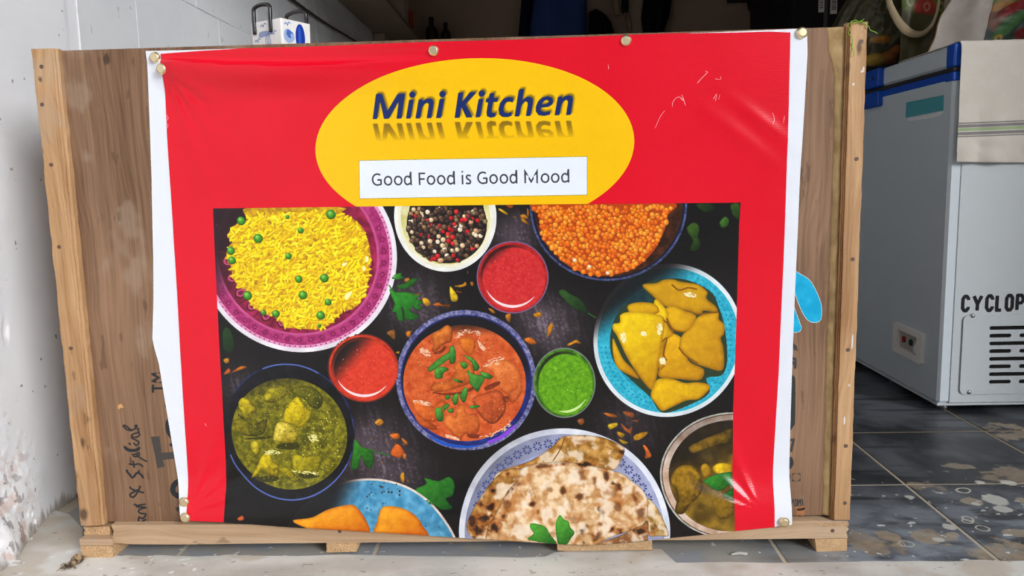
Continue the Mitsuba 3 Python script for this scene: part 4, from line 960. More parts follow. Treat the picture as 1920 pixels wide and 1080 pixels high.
for w, pts in ((.0010, [(.9648,.7101),(.9731,.7189),(.9791,.7247),(.9761,.7262)]), (.0009, [(.9291,.6781),(.9306,.6856),(.9382,.6914),(.9451,.6867),(.9482,.6791)]), (.0010, [(.9428,.6942),(.9459,.6866),(.9413,.6883)]), (.0007, [(.9046,.6484),(.9123,.6649),(.9184,.6723)]), (.0008, [(.9879,.6870),(.9924,.6936),(.9910,.6839)]), (.0006, [(.9955,.6861),(.9970,.6928)]), (.0007, [(.9899,.7154),(.9975,.7145),(.9982,.7182)]), (.0009, [(.1877,.6855),(.1889,.6809),(.1862,.6778)]), (.0008, [(.1859,.6732),(.1881,.6716),(.1861,.6670)]), (.0008, [(.8373,.7391),(.8381,.7331)]),
    (.0009, [(1.0728,.6652),(1.0752,.6561),(1.0731,.6501)]), (.0008, [(1.0896,.6602),(1.0883,.6512)]), (.0008, [(.2080,.2147),(.2102,.2104)])):
    mark(pts, w)
p.build('red_field', 'vinyl', ban, label='red printed ground')

# yellow oval and its lettering
q = Print(S, .00042)
OV = (.6401,.6284,.2344,.1256)
oval = Polygon(ell(OV, 1, 160, .012))
q.area(oval.difference(PIC), lambda v: YEL + (nz(v[:, 0], v[:, 1], 9, 4)[:, None] - .5) * np.array([4, 8, 4]), 0, .0045)
q.build('yellow_oval', 'vinyl', ban, label='yellow printed oval')

GL = {  # title letters, each an outline
 'M': [(.4932,.6719),(.4995,.7066),(.5010,.7079),(.5076,.7078),(.5093,.7057),(.5152,.6828),(.5308,.7061),(.5328,.7072),(.5410,.7072),(.5421,.7055),(.5356,.6718),(.5283,.6716),(.5329,.6976),(.5171,.6719),(.5098,.6718),(.5051,.6987),(.4996,.6719)],
 'i1': [(.5422,.6712),(.5479,.6979),(.5548,.6982),(.5489,.6714)], 'n1': [(.5562,.6712),(.5618,.6980),(.5679,.6985),(.5674,.6950),(.5722,.6982),(.5775,.6993),(.5823,.6975),(.5838,.6935),(.5831,.6888),(.5795,.6711),(.5727,.6711),(.5764,.6892),(.5760,.6922),(.5734,.6933),(.5699,.6910),(.5667,.6869),(.5630,.6712)],
 'i2': [(.5865,.6709),(.5927,.6980),(.5996,.6983),(.5938,.6711)], 'K': [(.6138,.6704),(.6203,.7060),(.6276,.7065),(.6247,.6921),(.6371,.7063),(.6469,.7063),(.6305,.6894),(.6400,.6707),(.6308,.6705),(.6238,.6867),(.6211,.6705)],
 'i3': [(.6441,.6704),(.6497,.6963),(.6563,.6966),(.6511,.6706)], 't': [(.6658,.7038),(.6728,.7043),(.6714,.6973),(.6781,.6974),(.6772,.6917),(.6702,.6916),(.6677,.6783),(.6690,.6757),(.6741,.6761),(.6732,.6705),(.6663,.6693),(.6611,.6717),(.6606,.6776),(.6634,.6914),(.6596,.6915),(.6606,.6969),(.6646,.6971)],
 'c': [(.7005,.6965),(.6991,.6901),(.6945,.6916),(.6896,.6907),(.6863,.6862),(.6851,.6804),(.6867,.6761),(.6915,.6749),(.6971,.6767),(.6973,.6716),(.6914,.6694),(.6836,.6699),(.6789,.6738),(.6782,.6814),(.6807,.6898),(.6860,.6958),(.6929,.6982)],
 'h': [(.7014,.6701),(.7083,.7077),(.7100,.7086),(.7161,.7088),(.7128,.6921),(.7179,.6967),(.7231,.6979),(.7282,.6952),(.7284,.6893),(.7244,.6704),(.7178,.6702),(.7209,.6870),(.7203,.6904),(.7172,.6913),(.7134,.6880),(.7107,.6830),(.7082,.6703)],
 'n2': [(.7595,.6703),(.7648,.6964),(.7706,.6969),(.7702,.6936),(.7746,.6970),(.7806,.6983),(.7854,.6962),(.7863,.6915),(.7829,.6703),(.7761,.6700),(.7792,.6879),(.7788,.6910),(.7757,.6917),(.7719,.6890),(.7694,.6840),(.7664,.6703)]}
GE = ([(.7577,.6916),(.7567,.6862),(.7511,.6826),(.7394,.6816),(.7394,.6776),(.7441,.6751),(.7528,.6765),(.7530,.6715),(.7440,.6698),(.7363,.6712),(.7324,.6764),(.7326,.6833),(.7358,.6905),(.7419,.6958),(.7497,.6976),(.7557,.6956)], [(.7407,.6860),(.7469,.6865),(.7507,.6884),(.7515,.6910),(.7479,.6925),(.7437,.6906)])
DOTS = [[(.5530,.7052)][0], [(.5972,.7047)][0], [(.6543,.7039)][0]]
shapes = [Polygon(g).buffer(-.0008).buffer(.0016, quad_segs=6).buffer(-.0008) for g in GL.values()] + [Polygon(GE[0], [GE[1]]).buffer(-.0008).buffer(.0016).buffer(-.0008)]
shapes += [Point(d).buffer(.0046) for d in DOTS]
TITLE = shapely.union_all(shapes)
mmu = .0008 / 4.5  # one outline unit in metres
shade = Print(S, .00050)
off = affinity.translate(TITLE, 13 * mmu, 14 * mmu)
def mixc(a, b, t): return np.asarray(a, float) * (1 - t) + np.asarray(b, float) * t
BRN = np.array([92, 74, 20.])
for k in range(6):
    shade.area(off.buffer((9 - 3.6 * k) * mmu), mixc(YEL, BRN, (.08, .22, .38, .54, .66, .72)[k]), k, .008)
shade.build('title_shadow', 'vinyl', ban, label='soft printed drop shadow of the title')
tl = Print(S, .00085)
tl.area(TITLE, (24, 44, 106), 0, .008)
tl.build('title_lettering', 'vinyl', ban, label='dark blue slanted title lettering')
# the faded reflection under the title
b0, b1 = [(.4930,.6685),(.7810,.6658)]
def refl(g):
    def f(a):
        x, z = a[:, 0], a[:, 1]
        zb = b0[1] + (x - b0[0]) * (b1[1] - b0[1]) / (b1[0] - b0[0])
        return np.stack([x + (zb - z) * -.0, 2 * zb - z], 1)
    return shapely.transform(g, f)
rf = refl(TITLE)
def zl(t):  # line parallel to the baseline, t outline units below it
    return [(b0[0] - .1, b0[1] + .1 * .0175 - t * mmu), (b1[0] + .1, b1[1] - .1 * .0175 * -1 - t * mmu)]
rp_ = Print(S, .00050)
def rcol(core):
    def f(v):
        zb = b0[1] + (v[:, 0] - b0[0]) * (b1[1] - b0[1]) / (b1[0] - b0[0])
        t = np.clip((zb - v[:, 1]) / mmu / 168, 0, 1)[:, None]
        al = core * np.clip(1 - np.clip((t - .1) / .88, 0, 1) ** 1.6, 0, 1)
        al = np.where(t < .1, core, al)
        return YEL * (1 - al) + np.array([112, 84, 20.]) * al
    return f
band = Polygon(zl(0) + zl(166)[::-1])
for k, (r, a) in enumerate(((5, .16), (2.5, .40), (0, .66), (-2.5, .78))):
    rp_.area(rf.buffer(r * mmu).intersection(band), rcol(a), k, .0022)
rp_.build('title_reflection', 'vinyl', ban, label='fading mirrored reflection of the title')

# slogan
sl = Print(S, .00050)
SB = Polygon([(.4702,.6121),(.8057,.6096),(.8051,.5546),(.4686,.5569)])
sl.area(SB.buffer(.0006, join_style='mitre'), (120, 116, 90), 0, .006)
sl.area(SB, WHT, 1, .006)
sl.build('slogan_panel', 'vinyl', ban, label='white printed slogan panel')
tx0, tx1 = [(.4877,.5750),(.7797,.5728)]
def tb(x): return tx0[1] + (x - tx0[0]) * (tx1[1] - tx0[1]) / (tx1[0] - tx0[0])
def tX(u): return tx0[0] + (u - 80) / 1665 * (tx1[0] - tx0[0])
UH = (tx1[0] - tx0[0]) / 1665  # outline unit
WT = 13.5 * UH
def arc(cx, cy, rx, ry, a0, a1, n=28):
    t = np.radians(np.linspace(a0, a1, n)); return [(cx + rx * np.cos(k), cy + ry * np.sin(k)) for k in t]
def glyph(ch, w):
    H, X, r = 103, 80, 6.7
    if ch == 'G': return [arc(w * .56, H / 2, w * .56 - r, H / 2 - r + 1, 52, 272) + [(w - r - 4, 10), (w - r, 16), (w - r, 48), (w * .56, 48)]]
    if ch == 'o': return [arc(w / 2, X / 2, w / 2 - r, X / 2 - r + 1, 0, 360, 40)]
    if ch == 'd': return [arc(w * .46, X / 2, w * .46 - r, X / 2 - r + 1, 50, 310), [(w - r, 0), (w - r, 112)], [(w - r, 62), (w * .46 + (w * .46 - r) * math.cos(math.radians(50)), X / 2 + (X / 2 - r + 1) * math.sin(math.radians(50)))], [(w - r, 18), (w * .46 + (w * .46 - r) * math.cos(math.radians(50)), X / 2 - (X / 2 - r + 1) * math.sin(math.radians(50)))]]
    if ch == 'F': return [[(r, 0), (r, H - r), (w, H - r)], [(r, H * .48), (w - 5, H * .48)]]
    if ch == 'i': return [[(r, 0), (r, X - 2)], [(r, X + 24), (r, X + 25)]]
    if ch == 's': return [[(w - 4, X - 12), (w * .62, X - r + .5), (w * .3, X - r - 1), (r + 1, X * .74), (w * .32, X * .57), (w * .66, X * .44), (w - r - 1, X * .25), (w * .68, r), (w * .3, r - .5), (3, 12)]]
    if ch == 'M': return [[(r, 0), (r, H - r + 1), (w / 2, 12), (w - r, H - r + 1), (w - r, 0)]]
so = []
for ch, a, b in (('G', 80, 165), ('o', 182, 255), ('o', 268, 341), ('d', 352, 419), ('F', 478, 534), ('o', 546, 618), ('o', 632, 704), ('d', 716, 784), ('i', 841, 855), ('s', 874, 922), ('G', 972, 1058), ('o', 1073, 1145), ('o', 1160, 1232), ('d', 1243, 1309), ('M', 1368, 1481), ('o', 1505, 1578), ('o', 1590, 1662), ('d', 1675, 1744)):
    for pl in glyph(ch, b - a):
        xs = [(tX(a) + px * UH) for px, _ in pl]
        pts = [(x, tb(x) + py * UH) for x, (_, py) in zip(xs, pl)]
        if ch == 's': pts = crom(pts, False)
        so.append(LineString(pts).buffer(WT / 2, cap_style='square' if ch == 'i' and len(pl) == 2 and pl[0][1] > 90 else 'flat', join_style='mitre' if ch in 'FM' else 'round'))
so = shapely.union_all(so)
sw = Print(S, .00065)
sw.area(so, (62, 62, 76), 0, .008)
sw.build('slogan_lettering', 'vinyl', ban, label='dark grey slogan lettering')

# ---------------------------------------------------------------- the printed picture of dishes
PIC = PIC.intersection(SHEET)
LIT = [(*c, s, k) for c, s, k in zip([(.6973,.4980),(.5458,.3966),(.7543,.3519),(.4702,.1717),(.8619,.2007),(.2679,.2768),(.9855,.3964),(.5179,.1193),(.7227,.3770)], (.035, .05, .045, .06, .05, .03, .04, .05, .04), (1.0, .85, .8, 1.0, .55, .6, .25, .4, .5))]
def table(v):
    x, z = v[:, 0], v[:, 1]
    l = sum(k * np.exp(-((x - a) ** 2 + (z - b) ** 2) / (s * s)) for a, b, s, k in LIT)
    l = np.clip(l, 0, 1)
    st_ = nz(x * 1.0, z * .10, 320, 5, 3) * .6 + nz(x * .3, z, 60, 6, 3) * .4
    scr = sst(.60, .72, nz(x * 1.2 + z * .3, z * .10, 500, 8, 2))
    base = np.array([15., 12, 13]) + np.multiply.outer(l * (.45 + st_ * 1.1), np.array([60., 52, 58]))
    return base + np.multiply.outer(l * scr, np.array([44., 40, 46]))
fp = Print(S, .00036)
fp.area(PIC, table, 0, .0028)
food = fp.build('food_picture', 'vinyl', ban, label='printed picture of dishes on a dark table')

class Dish(Print):
    def __init__(self):
        super().__init__(S, .00075, .00004)
    def area(self, poly, col, layer, step=.006):
        poly = poly if hasattr(poly, 'geom_type') else Polygon(poly)
        super().area((poly if poly.is_valid else poly.buffer(0)).intersection(PIC), col, layer, step)
    def dots(self, cs, rs, cols, layer, n=9):
        t = np.arange(n) * 2 * np.pi / n
        o = np.stack([np.cos(t), np.sin(t)], 1)
        keep = shapely.contains_xy(PIC.buffer(-.0036), *np.asarray(cs).T)
        self.bits([c + o * r for c, r, k in zip(cs, rs, keep) if k], [c for c, k in zip(cols, keep) if k], layer)
    def done(self, label):
        self.build('printed_dish', 'vinyl', food, label=label)

def shadefn(lo, hi, e=None, sc=40, seed=1, amp=1.0, dark=None):
    """colour between two tones by soft noise, darker towards the side where the picture's own shadow falls"""
    lo, hi = np.array(lo, float), np.array(hi, float)
    def f(v):
        n = fz(v[:, 0], v[:, 1], sc * 2.6, seed, 4)
        t = np.clip(.5 + (n - .5) * 2.0 * amp, 0, 1)
        if dark is not None:
            dx, dz, w0, w1, kk = dark
            d = ((v[:, 0] - e[0]) / e[2]) * dx + ((v[:, 1] - e[1]) / e[3]) * dz
            m = sst(w0, w1, d) * kk
        else:
            m = np.zeros(len(v))
        return (lo + np.multiply.outer(t, hi - lo)) * (1 - m)[:, None] + np.array([16, 13, 14]) * m[:, None]
    return f

def lump(D, pts, lo, hi, layer, seed=1, hl=None, edge=.006, sc=60, dirn=(-.6, .8), amp=1.6, step=.0020):
    """a piece of food: toned by its rim, by a slope in one direction and by noise"""
    poly = Polygon(crom(pts, True, 5)).buffer(0).intersection(PIC)
    if poly.is_empty: return
    lo, hi = np.array(lo, float), np.array(hi, float)
    bd = poly.boundary
    cx, cz = poly.centroid.coords[0]; R = math.sqrt(poly.area / math.pi)
    def f(v):
        d = shapely.distance(shapely.points(v), bd)
        rim = sst(0, edge, d)
        sl_ = ((v[:, 0] - cx) * dirn[0] + (v[:, 1] - cz) * dirn[1]) / R
        n = .65 * fz(v[:, 0], v[:, 1], sc * 2.4, seed, 4) + .35 * fz(v[:, 0], v[:, 1], sc * 7, seed + 9, 3) - .5
        t = np.clip(.26 + .36 * rim + .36 * sl_ + n * amp, 0, 1)
        c = lo + np.multiply.outer(t, hi - lo)
        c = c * (.84 + .16 * sst(0, edge * .45, d))[:, None]
        if hl is not None:
            h = sst(hl, hl + .09, n + .5 + .1 * sl_)[:, None] * rim[:, None]
            c = c * (1 - h) + np.array([255, 246, 220]) * h * .95 + c * h * .05
        return c
    D.area(poly, f, layer, step)
    return poly

def gleam(D, pts, col, layer, seed=0, lo=.44):
    poly = Polygon(crom(pts)).buffer(.0012).intersection(PIC)
    if poly.is_empty: return
    g = [p_ for p_ in np.vstack([rand_in(poly, 60)])]
    a = np.arctan2(*(np.array(pts[len(pts) // 2]) - np.array(pts[0]))[::-1])
    o, w = np.array([math.cos(a), math.sin(a)]), np.array([-math.sin(a), math.cos(a)])
    D.bits([np.array([c - o * l, c + w * h, c + o * l, c - w * h]) for c, l, h in zip(g, rng.uniform(.0008, .0032, 60), rng.uniform(.0003, .0009, 60))], [col] * 60, layer)
def speckle(D, poly, n, lo, hi, layer, r0=.0004, r1=.0012):
    poly = poly.intersection(PIC)
    c = rand_in(poly, n)
    D.dots(c, rng.uniform(r0, r1, n), np.array(lo) + rng.random((n, 1)) * (np.array(hi, float) - np.array(lo)), layer, 6)
def fleck(D, pts, col, layer):
    D.area(Polygon(pts).buffer(0), col, layer, .01)

def rand_in(poly, n):
    x0, z0, x1, z1 = poly.bounds
    out = np.zeros((0, 2))
    while len(out) < n:
        c = rng.uniform([x0, z0], [x1, z1], (n * 2, 2)); out = np.vstack([out, c[shapely.contains_xy(poly, c[:, 0], c[:, 1])]])
    return out[:n]

def packed(poly, d, jit=.25):
    x0, z0, x1, z1 = poly.bounds
    xs, zs = np.meshgrid(np.arange(x0, x1, d), np.arange(z0, z1, d * .87))
    xs = xs + (np.arange(len(xs)) % 2)[:, None] * d / 2
    c = np.stack([xs.ravel(), zs.ravel()], 1) + rng.normal(0, d * jit, (xs.size, 2))
    return c[shapely.contains_xy(poly, c[:, 0], c[:, 1])]

def balls(D, cs, r, cols, layer, shade=.5):
    """small round grains: a dark rim, the body, and a lit spot"""
    rs = np.broadcast_to(r, (len(cs),))
    cols = np.asarray(cols, float)
    order = rng.permutation(len(cs)); L0 = layer + rng.integers(0, 3, len(cs)) * 3
    for g in range(3):
        k = L0 == layer + 3 * g
        D.dots(cs[k], rs[k] * 1.08, cols[k] * shade, layer + 3 * g)
        D.dots(cs[k] + [-.08 * r_ for r_ in (1, 1)] * np.array([0, 0]), rs[k] * .86, cols[k], layer + 3 * g + 1)
        D.dots(cs[k] + rs[k][:, None] * [-.22, .28], rs[k] * .42, np.minimum(cols[k] * 1.18 + 18, 255), layer + 3 * g + 2, 7)

def leaf(D, pts, layer, lo=(22, 84, 26), hi=(72, 160, 48), seed=1):
    lump(D, pts, lo, hi, layer, seed, edge=.002, sc=90, amp=.9, step=.0022)

# 1 - yellow rice with peas in a magenta bowl
D = Dish(); e = (.3698,.4738,.1507,.1484)
D.area(ell(e, 1.0, 120), shadefn((226, 218, 226), (246, 242, 248), e, 20, 3, 1, (-.75, .66, .35, .75, .93)), 0, .004)
D.area(ell(e, .955, 120), shadefn((222, 130, 182), (240, 172, 208), e, 60, 4, 1, (-.75, .66, .3, .7, .9)), 1, .004)
D.area(ell(e, .925, 120), shadefn((150, 26, 92), (196, 66, 132), e, 110, 5, 1, (-.75, .66, .2, .7, .85)), 2, .003)
for k in range(110):
    t = 2 * math.pi * k / 110
    if math.sin(t) < .45: D.dots(np.array([[e[0] + e[2] * .94 * math.cos(t), e[1] + e[3] * .94 * math.sin(t)]]), [.0012], [(128, 20, 76)], 3)
for k in range(46):
    t = 2 * math.pi * k / 46 + .03
    if math.sin(t) < .4:
        c = np.array([e[0] + e[2] * .872 * math.cos(t), e[1] + e[3] * .872 * math.sin(t)])
        D.dots(c + np.array([[.0032 * math.cos(a), .0032 * math.sin(a)] for a in np.arange(6) * math.pi / 3]), [.0014] * 6, [(120, 14, 70)] * 6, 3, 7)
D.area(ell(e, .825, 120), shadefn((190, 70, 130), (206, 88, 146), e, 60, 6, 1, (-.75, .66, .2, .7, .85)), 3, .004)
D.area(ell(e, .80, 120), shadefn((120, 14, 50), (176, 36, 84), e, 34, 7, 1.2, (-.75, .66, .1, .7, .8)), 4, .003)
for k in range(13):   # moulded petals of the bowl
    t = math.pi * (1.02 + .078 * k)
    c = np.array([e[0] + e[2] * .70 * math.cos(t), e[1] + e[3] * .70 * math.sin(t)]); o = np.array([math.cos(t), math.sin(t)]); w = np.array([-o[1], o[0]])
    for s_, col in ((1.0, (86, 8, 34)), (.72, (196, 74, 118)), (.42, (120, 16, 56))):
        D.area(Polygon(crom([c + o * .011 * s_, c + w * .008 * s_ + o * .002, c - o * .013 * s_, c - w * .008 * s_ + o * .002])), col, 5 + int(s_ < .9) + int(s_ < .5), .01)
    D.area(stroke([c - w * .016 + o * .012, c - w * .004 - o * .018, c + w * .012 - o * .026], .0016), (92, 8, 38), 8, .01)
RICE = Polygon(crom([(.3018,.5478),(.2977,.5302),(.2786,.5218),(.2683,.5109),(.2660,.5031),(.2742,.4985),(.2658,.4886),(.2621,.4753),(.2683,.4571),(.2693,.4436),(.2790,.4264),(.2915,.4223),(.2933,.4022),(.3079,.3894),(.3195,.3853),(.3345,.3775),(.3452,.3651),(.3678,.3620),(.4008,.3614),(.4209,.3748),(.4353,.3900),(.4455,.3898),(.4596,.3991),(.4721,.4238),(.4792,.4551),(.4807,.4774),(.4749,.5042),(.4635,.5221),(.4408,.5359),(.4380,.5447)], True, 4)).buffer(0).intersection(PIC)
D.area(RICE, shadefn((172, 120, 10), (226, 178, 14), None, 90, 9, 1.3), 9, .003)
cs = packed(RICE.buffer(-.002).intersection(PIC.buffer(-.0085)), .0050, .35); cs = cs[rng.permutation(len(cs))]
pal = np.array([(254, 232, 0), (250, 218, 0), (244, 204, 4), (255, 240, 40), (232, 184, 6), (254, 226, 0)])
gr, gc, gd = [], [], []
for c in cs:
    a = rng.uniform(0, math.pi) if rng.random() < .6 else rng.normal(.5, .4); l, w = rng.uniform(.0042, .0086), rng.uniform(.0012, .0019)
    o, n_ = np.array([math.cos(a), math.sin(a)]), np.array([-math.sin(a), math.cos(a)])
    b = n_ * rng.normal(0, .0008)
    gr.append(np.array([c - o * l, c - o * l * .6 + n_ * w + b, c + o * l * .6 + n_ * w + b, c + o * l, c + o * l * .6 - n_ * w + b, c - o * l * .6 - n_ * w + b]))
    gc.append(pal[rng.integers(6)] + rng.normal(0, 6))
for g in range(4):
    idx = range(g, len(gr), 4)
    D.bits([gr[i] + [.0007, -.0009] for i in idx], [np.array([204, 150, 4])] * len(idx), 10 + 2 * g)
    D.bits([gr[i] for i in idx], [gc[i] for i in idx], 11 + 2 * g)
PEAS = [(.4241,.5342),(.2882,.5277),(.3123,.5008),(.2696,.4832),(.2702,.4686),(.3568,.4733),(.3777,.5114),(.3701,.4382),(.4092,.4391),(.2900,.4145),(.3751,.4137),(.4128,.4023),(.3316,.3858),(.4002,.3821),(.3128,.3878),(.3040,.5456),(.3588,.5317),(.3977,.3665)]
for i, c in enumerate(PEAS):
    r = (.0072, .0066, .007, .0062, .006, .005, .0045, .0056, .0066, .007, .0066, .0052, .0058, .0066, .0044, .0044, .003, .003)[i]
    c = np.array([c])
    D.dots(c, [r], [(26, 78, 12)], 20, 18); D.dots(c + [-.0004, .0006], [r * .86], [(58, 140, 26)], 21, 18); D.dots(c + [-.0012, .0018], [r * .55], [(96, 178, 48)], 22, 14); D.dots(c + [-.0016, .0024], [r * .22], [(170, 214, 120)], 23, 10)
for pts in ([(.4733,.4709),(.4776,.4685),(.4762,.4619),(.4729,.4631)], [(.4684,.4553),(.4724,.4541),(.4704,.4485),(.4678,.4508)], [(.4388,.4120),(.4469,.4175),(.4503,.4163),(.4418,.4051)], [(.4368,.4593),(.4448,.4625),(.4434,.4581),(.4388,.4564)]):
    D.area(Polygon(crom(pts)), (255, 250, 176), 24, .01)
D.done('magenta bowl of yellow rice with green peas')

# 2 - peppercorns in a white bowl
D = Dish(); e = (.5949,.5264,.0763,.0814)
D.area(ell(e, 1.0, 96), shadefn((224, 226, 218), (250, 250, 246), e, 20, 3), 0, .004)
D.area(ell(e, .93, 96), shadefn((236, 232, 196), (246, 244, 222), e, 30, 4), 1, .004)
D.area(ell(e, .87, 96), shadefn((206, 200, 120), (240, 234, 180), e, 40, 5, 1, (-.7, .7, .5, 1.2, .35)), 2, .003)
pe = (.5969,.5153,.0597,.0578)
pp = Polygon(ell(pe, 1, 60)).union(Polygon([(.5380,.5190),(.5440,.5489),(.6511,.5480),(.6557,.5164)])).intersection(PIC)
D.area(pp, (34, 24, 22), 3, .006)
cs = packed(pp.buffer(-.001), .0062, .3)
pal = np.array([(66, 48, 42), (86, 62, 50), (48, 36, 34), (110, 80, 58), (128, 110, 76), (222, 190, 150), (236, 214, 180), (176, 26, 34), (206, 40, 40), (150, 110, 70), (196, 150, 110)])
cc = pal[rng.choice(11, len(cs), p=[.20, .16, .16, .12, .08, .07, .05, .05, .03, .05, .03])]
balls(D, cs, rng.uniform(.0032, .0044, len(cs)), cc, 4)
D.done('white bowl of mixed peppercorns')

# 3 - red lentils in a dark blue bowl
D = Dish(); e = (.8359,.5359,.1152,.1095)
D.area(ell(e, 1.0, 120), shadefn((40, 46, 84), (92, 104, 158), e, 220, 3, 1.4), 0, .003)
D.area(ell(e, .972, 120), (22, 22, 44), 1, .006)
D.area(ell(e, .945, 120), shadefn((40, 18, 8), (84, 42, 20), e, 60, 4, 1, (.6, .5, .55, 1.1, .8)), 2, .004)
LEN = Polygon(crom([(.7348,.5458),(.7340,.5262),(.7352,.5087),(.7403,.4887),(.7532,.4735),(.7684,.4576),(.7837,.4458),(.8122,.4352),(.8475,.4361),(.8783,.4472),(.9002,.4673),(.9111,.4847),(.9198,.5046),(.9230,.5220),(.9229,.5415)], True, 5)).buffer(0).intersection(PIC)
D.area(LEN, (186, 66, 8), 3, .006)
cs = packed(LEN.buffer(-.001), .0058, .28)
pal = np.array([(248, 128, 22), (240, 108, 14), (252, 146, 40), (226, 92, 14), (244, 120, 30)])
balls(D, cs, rng.uniform(.0030, .0042, len(cs)), pal[rng.integers(0, 5, len(cs))], 4, .72)
balls(D, np.array([(.7856,.4586),(.8071,.4484),(.8343,.4385)]), np.array([.0032, .003, .003]), [(250, 210, 160)] * 3, 14, .8)
D.done('dark blue bowl of orange lentils')

# 4 - red sauce, upper
def sauce(e, rim, outer, lo, hi, shadow, arc0, arc1, seed, label, hlcol=(250, 224, 224), arcr=.80):
    D = Dish()
    D.area(ell(e, 1.0, 90), rim, 0, .005)
    D.area(ell(e, .965, 90), shadefn(*outer, e, 60, seed), 1, .003)
    D.area(ell(e, .90, 90), shadefn(*outer, e, 60, seed + 1, 1, (-.6, .8, .2, .95, .75)), 2, .003)
    D.area(ell((e[0] + .04 * e[2], e[1] - .05 * e[3], e[2], e[3]), .87, 90), shadefn(lo, hi, e, 140, seed + 2, .8, shadow), 3, .0025)
    a = np.radians(np.linspace(arc0, arc1, 24)); w = np.sin(np.linspace(0, math.pi, 24)) * .035 + .004
    o = np.array([[math.cos(k), math.sin(k)] for k in a])
    D.area(Polygon(np.vstack([(o * (arcr + w)[:, None]), (o * (arcr - w)[:, None])[::-1]]) * [e[2], e[3]] + [e[0], e[1]]), hlcol, 4, .01)
    c = rand_in(Polygon(ell(e, .7)), 26)
    D.dots(c, rng.uniform(.0004, .0011, 26), np.minimum(np.array(hi) + rng.uniform(10, 60, (26, 1)), 255), 4, 6)
    D.done(label)
sauce((.6927,.4342,.0539,.0547), (120, 92, 130), ((160, 20, 24), (204, 44, 44)), (196, 30, 36), (226, 58, 56), (-.62, .78, .55, .95, .75), 205, 318, 3, 'small bowl of red sauce below the peppercorns')
# 5 - red sauce, left
sauce((.4614,.2990,.0551,.0539), (92, 34, 34), ((176, 40, 20), (216, 64, 36)), (206, 46, 28), (236, 74, 48), (-.75, .66, .15, .75, .95), 205, 320, 23, 'small bowl of orange red sauce beside the orange curry')
# 6 - green chutney
sauce((.7676,.2712,.0474,.0550), (116, 128, 120), ((44, 92, 14), (96, 156, 30)), (72, 138, 12), (124, 190, 26), (-.6, .8, .7, 1.05, .7), 255, 325, 43, 'small bowl of bright green chutney sauce', (206, 240, 150), .82)

# 7 - samosas in the turquoise bowl
D = Dish(); e = (.9240,.3334,.1117,.1173)
dk = (-.55, .83, .45, .85, .93)
D.area(ell(e, 1.0, 120), shadefn((208, 222, 226), (240, 246, 250), e, 20, 3, 1, dk), 0, .004)
D.area(ell(e, .945, 120), shadefn((24, 160, 190), (70, 200, 224), e, 120, 4, 1, dk), 1, .003)
for rr, n_, r0 in ((.90, 84, .0011), (.84, 78, .0014), (.79, 70, .0011)):
    t = np.arange(n_) * 2 * np.pi / n_; t = t[np.cos(t) * -.55 + np.sin(t) * .83 < .55]
    D.dots(np.stack([e[0] + e[2] * rr * np.cos(t), e[1] + e[3] * rr * np.sin(t)], 1), [r0] * len(t), [(12, 128, 168)] * len(t), 2, 8)
D.area(ell(e, .745, 120), shadefn((14, 132, 160), (48, 186, 206), e, 60, 5, 1, (-.62, .78, .0, .75, .75)), 3, .003)
for k in range(12):
    t = math.pi * (.98 + .09 * k)
    c = np.array([e[0] + e[2] * .62 * math.cos(t), e[1] + e[3] * .62 * math.sin(t)]); o = np.array([math.cos(t), math.sin(t)]); w = np.array([-o[1], o[0]])
    for s_, col in ((1.0, (10, 116, 150)), (.66, (74, 196, 214)), (.36, (14, 128, 160))):
        D.area(Polygon(crom([c + o * .012 * s_, c + w * .007 * s_, c - o * .012 * s_, c - w * .007 * s_])), col, 4 + int(s_ < .9) + int(s_ < .5), .01)
Y0, Y1 = (176, 112, 2), (252, 200, 14)
sh = Polygon(crom([(.8864,.4199),(.9397,.4281),(.9851,.4088),(.9990,.3831),(1.0085,.3504),(1.0125,.3035),(1.0048,.2800),(.9818,.2756),(.9867,.2541),(.9637,.2377),(.9175,.2228),(.8966,.2483),(.8712,.2726),(.8413,.3063),(.8393,.3534),(.8601,.3904),(.8989,.3943)]))
D.area(sh, (44, 60, 40), 8, .006)
zz = lambda *a: a
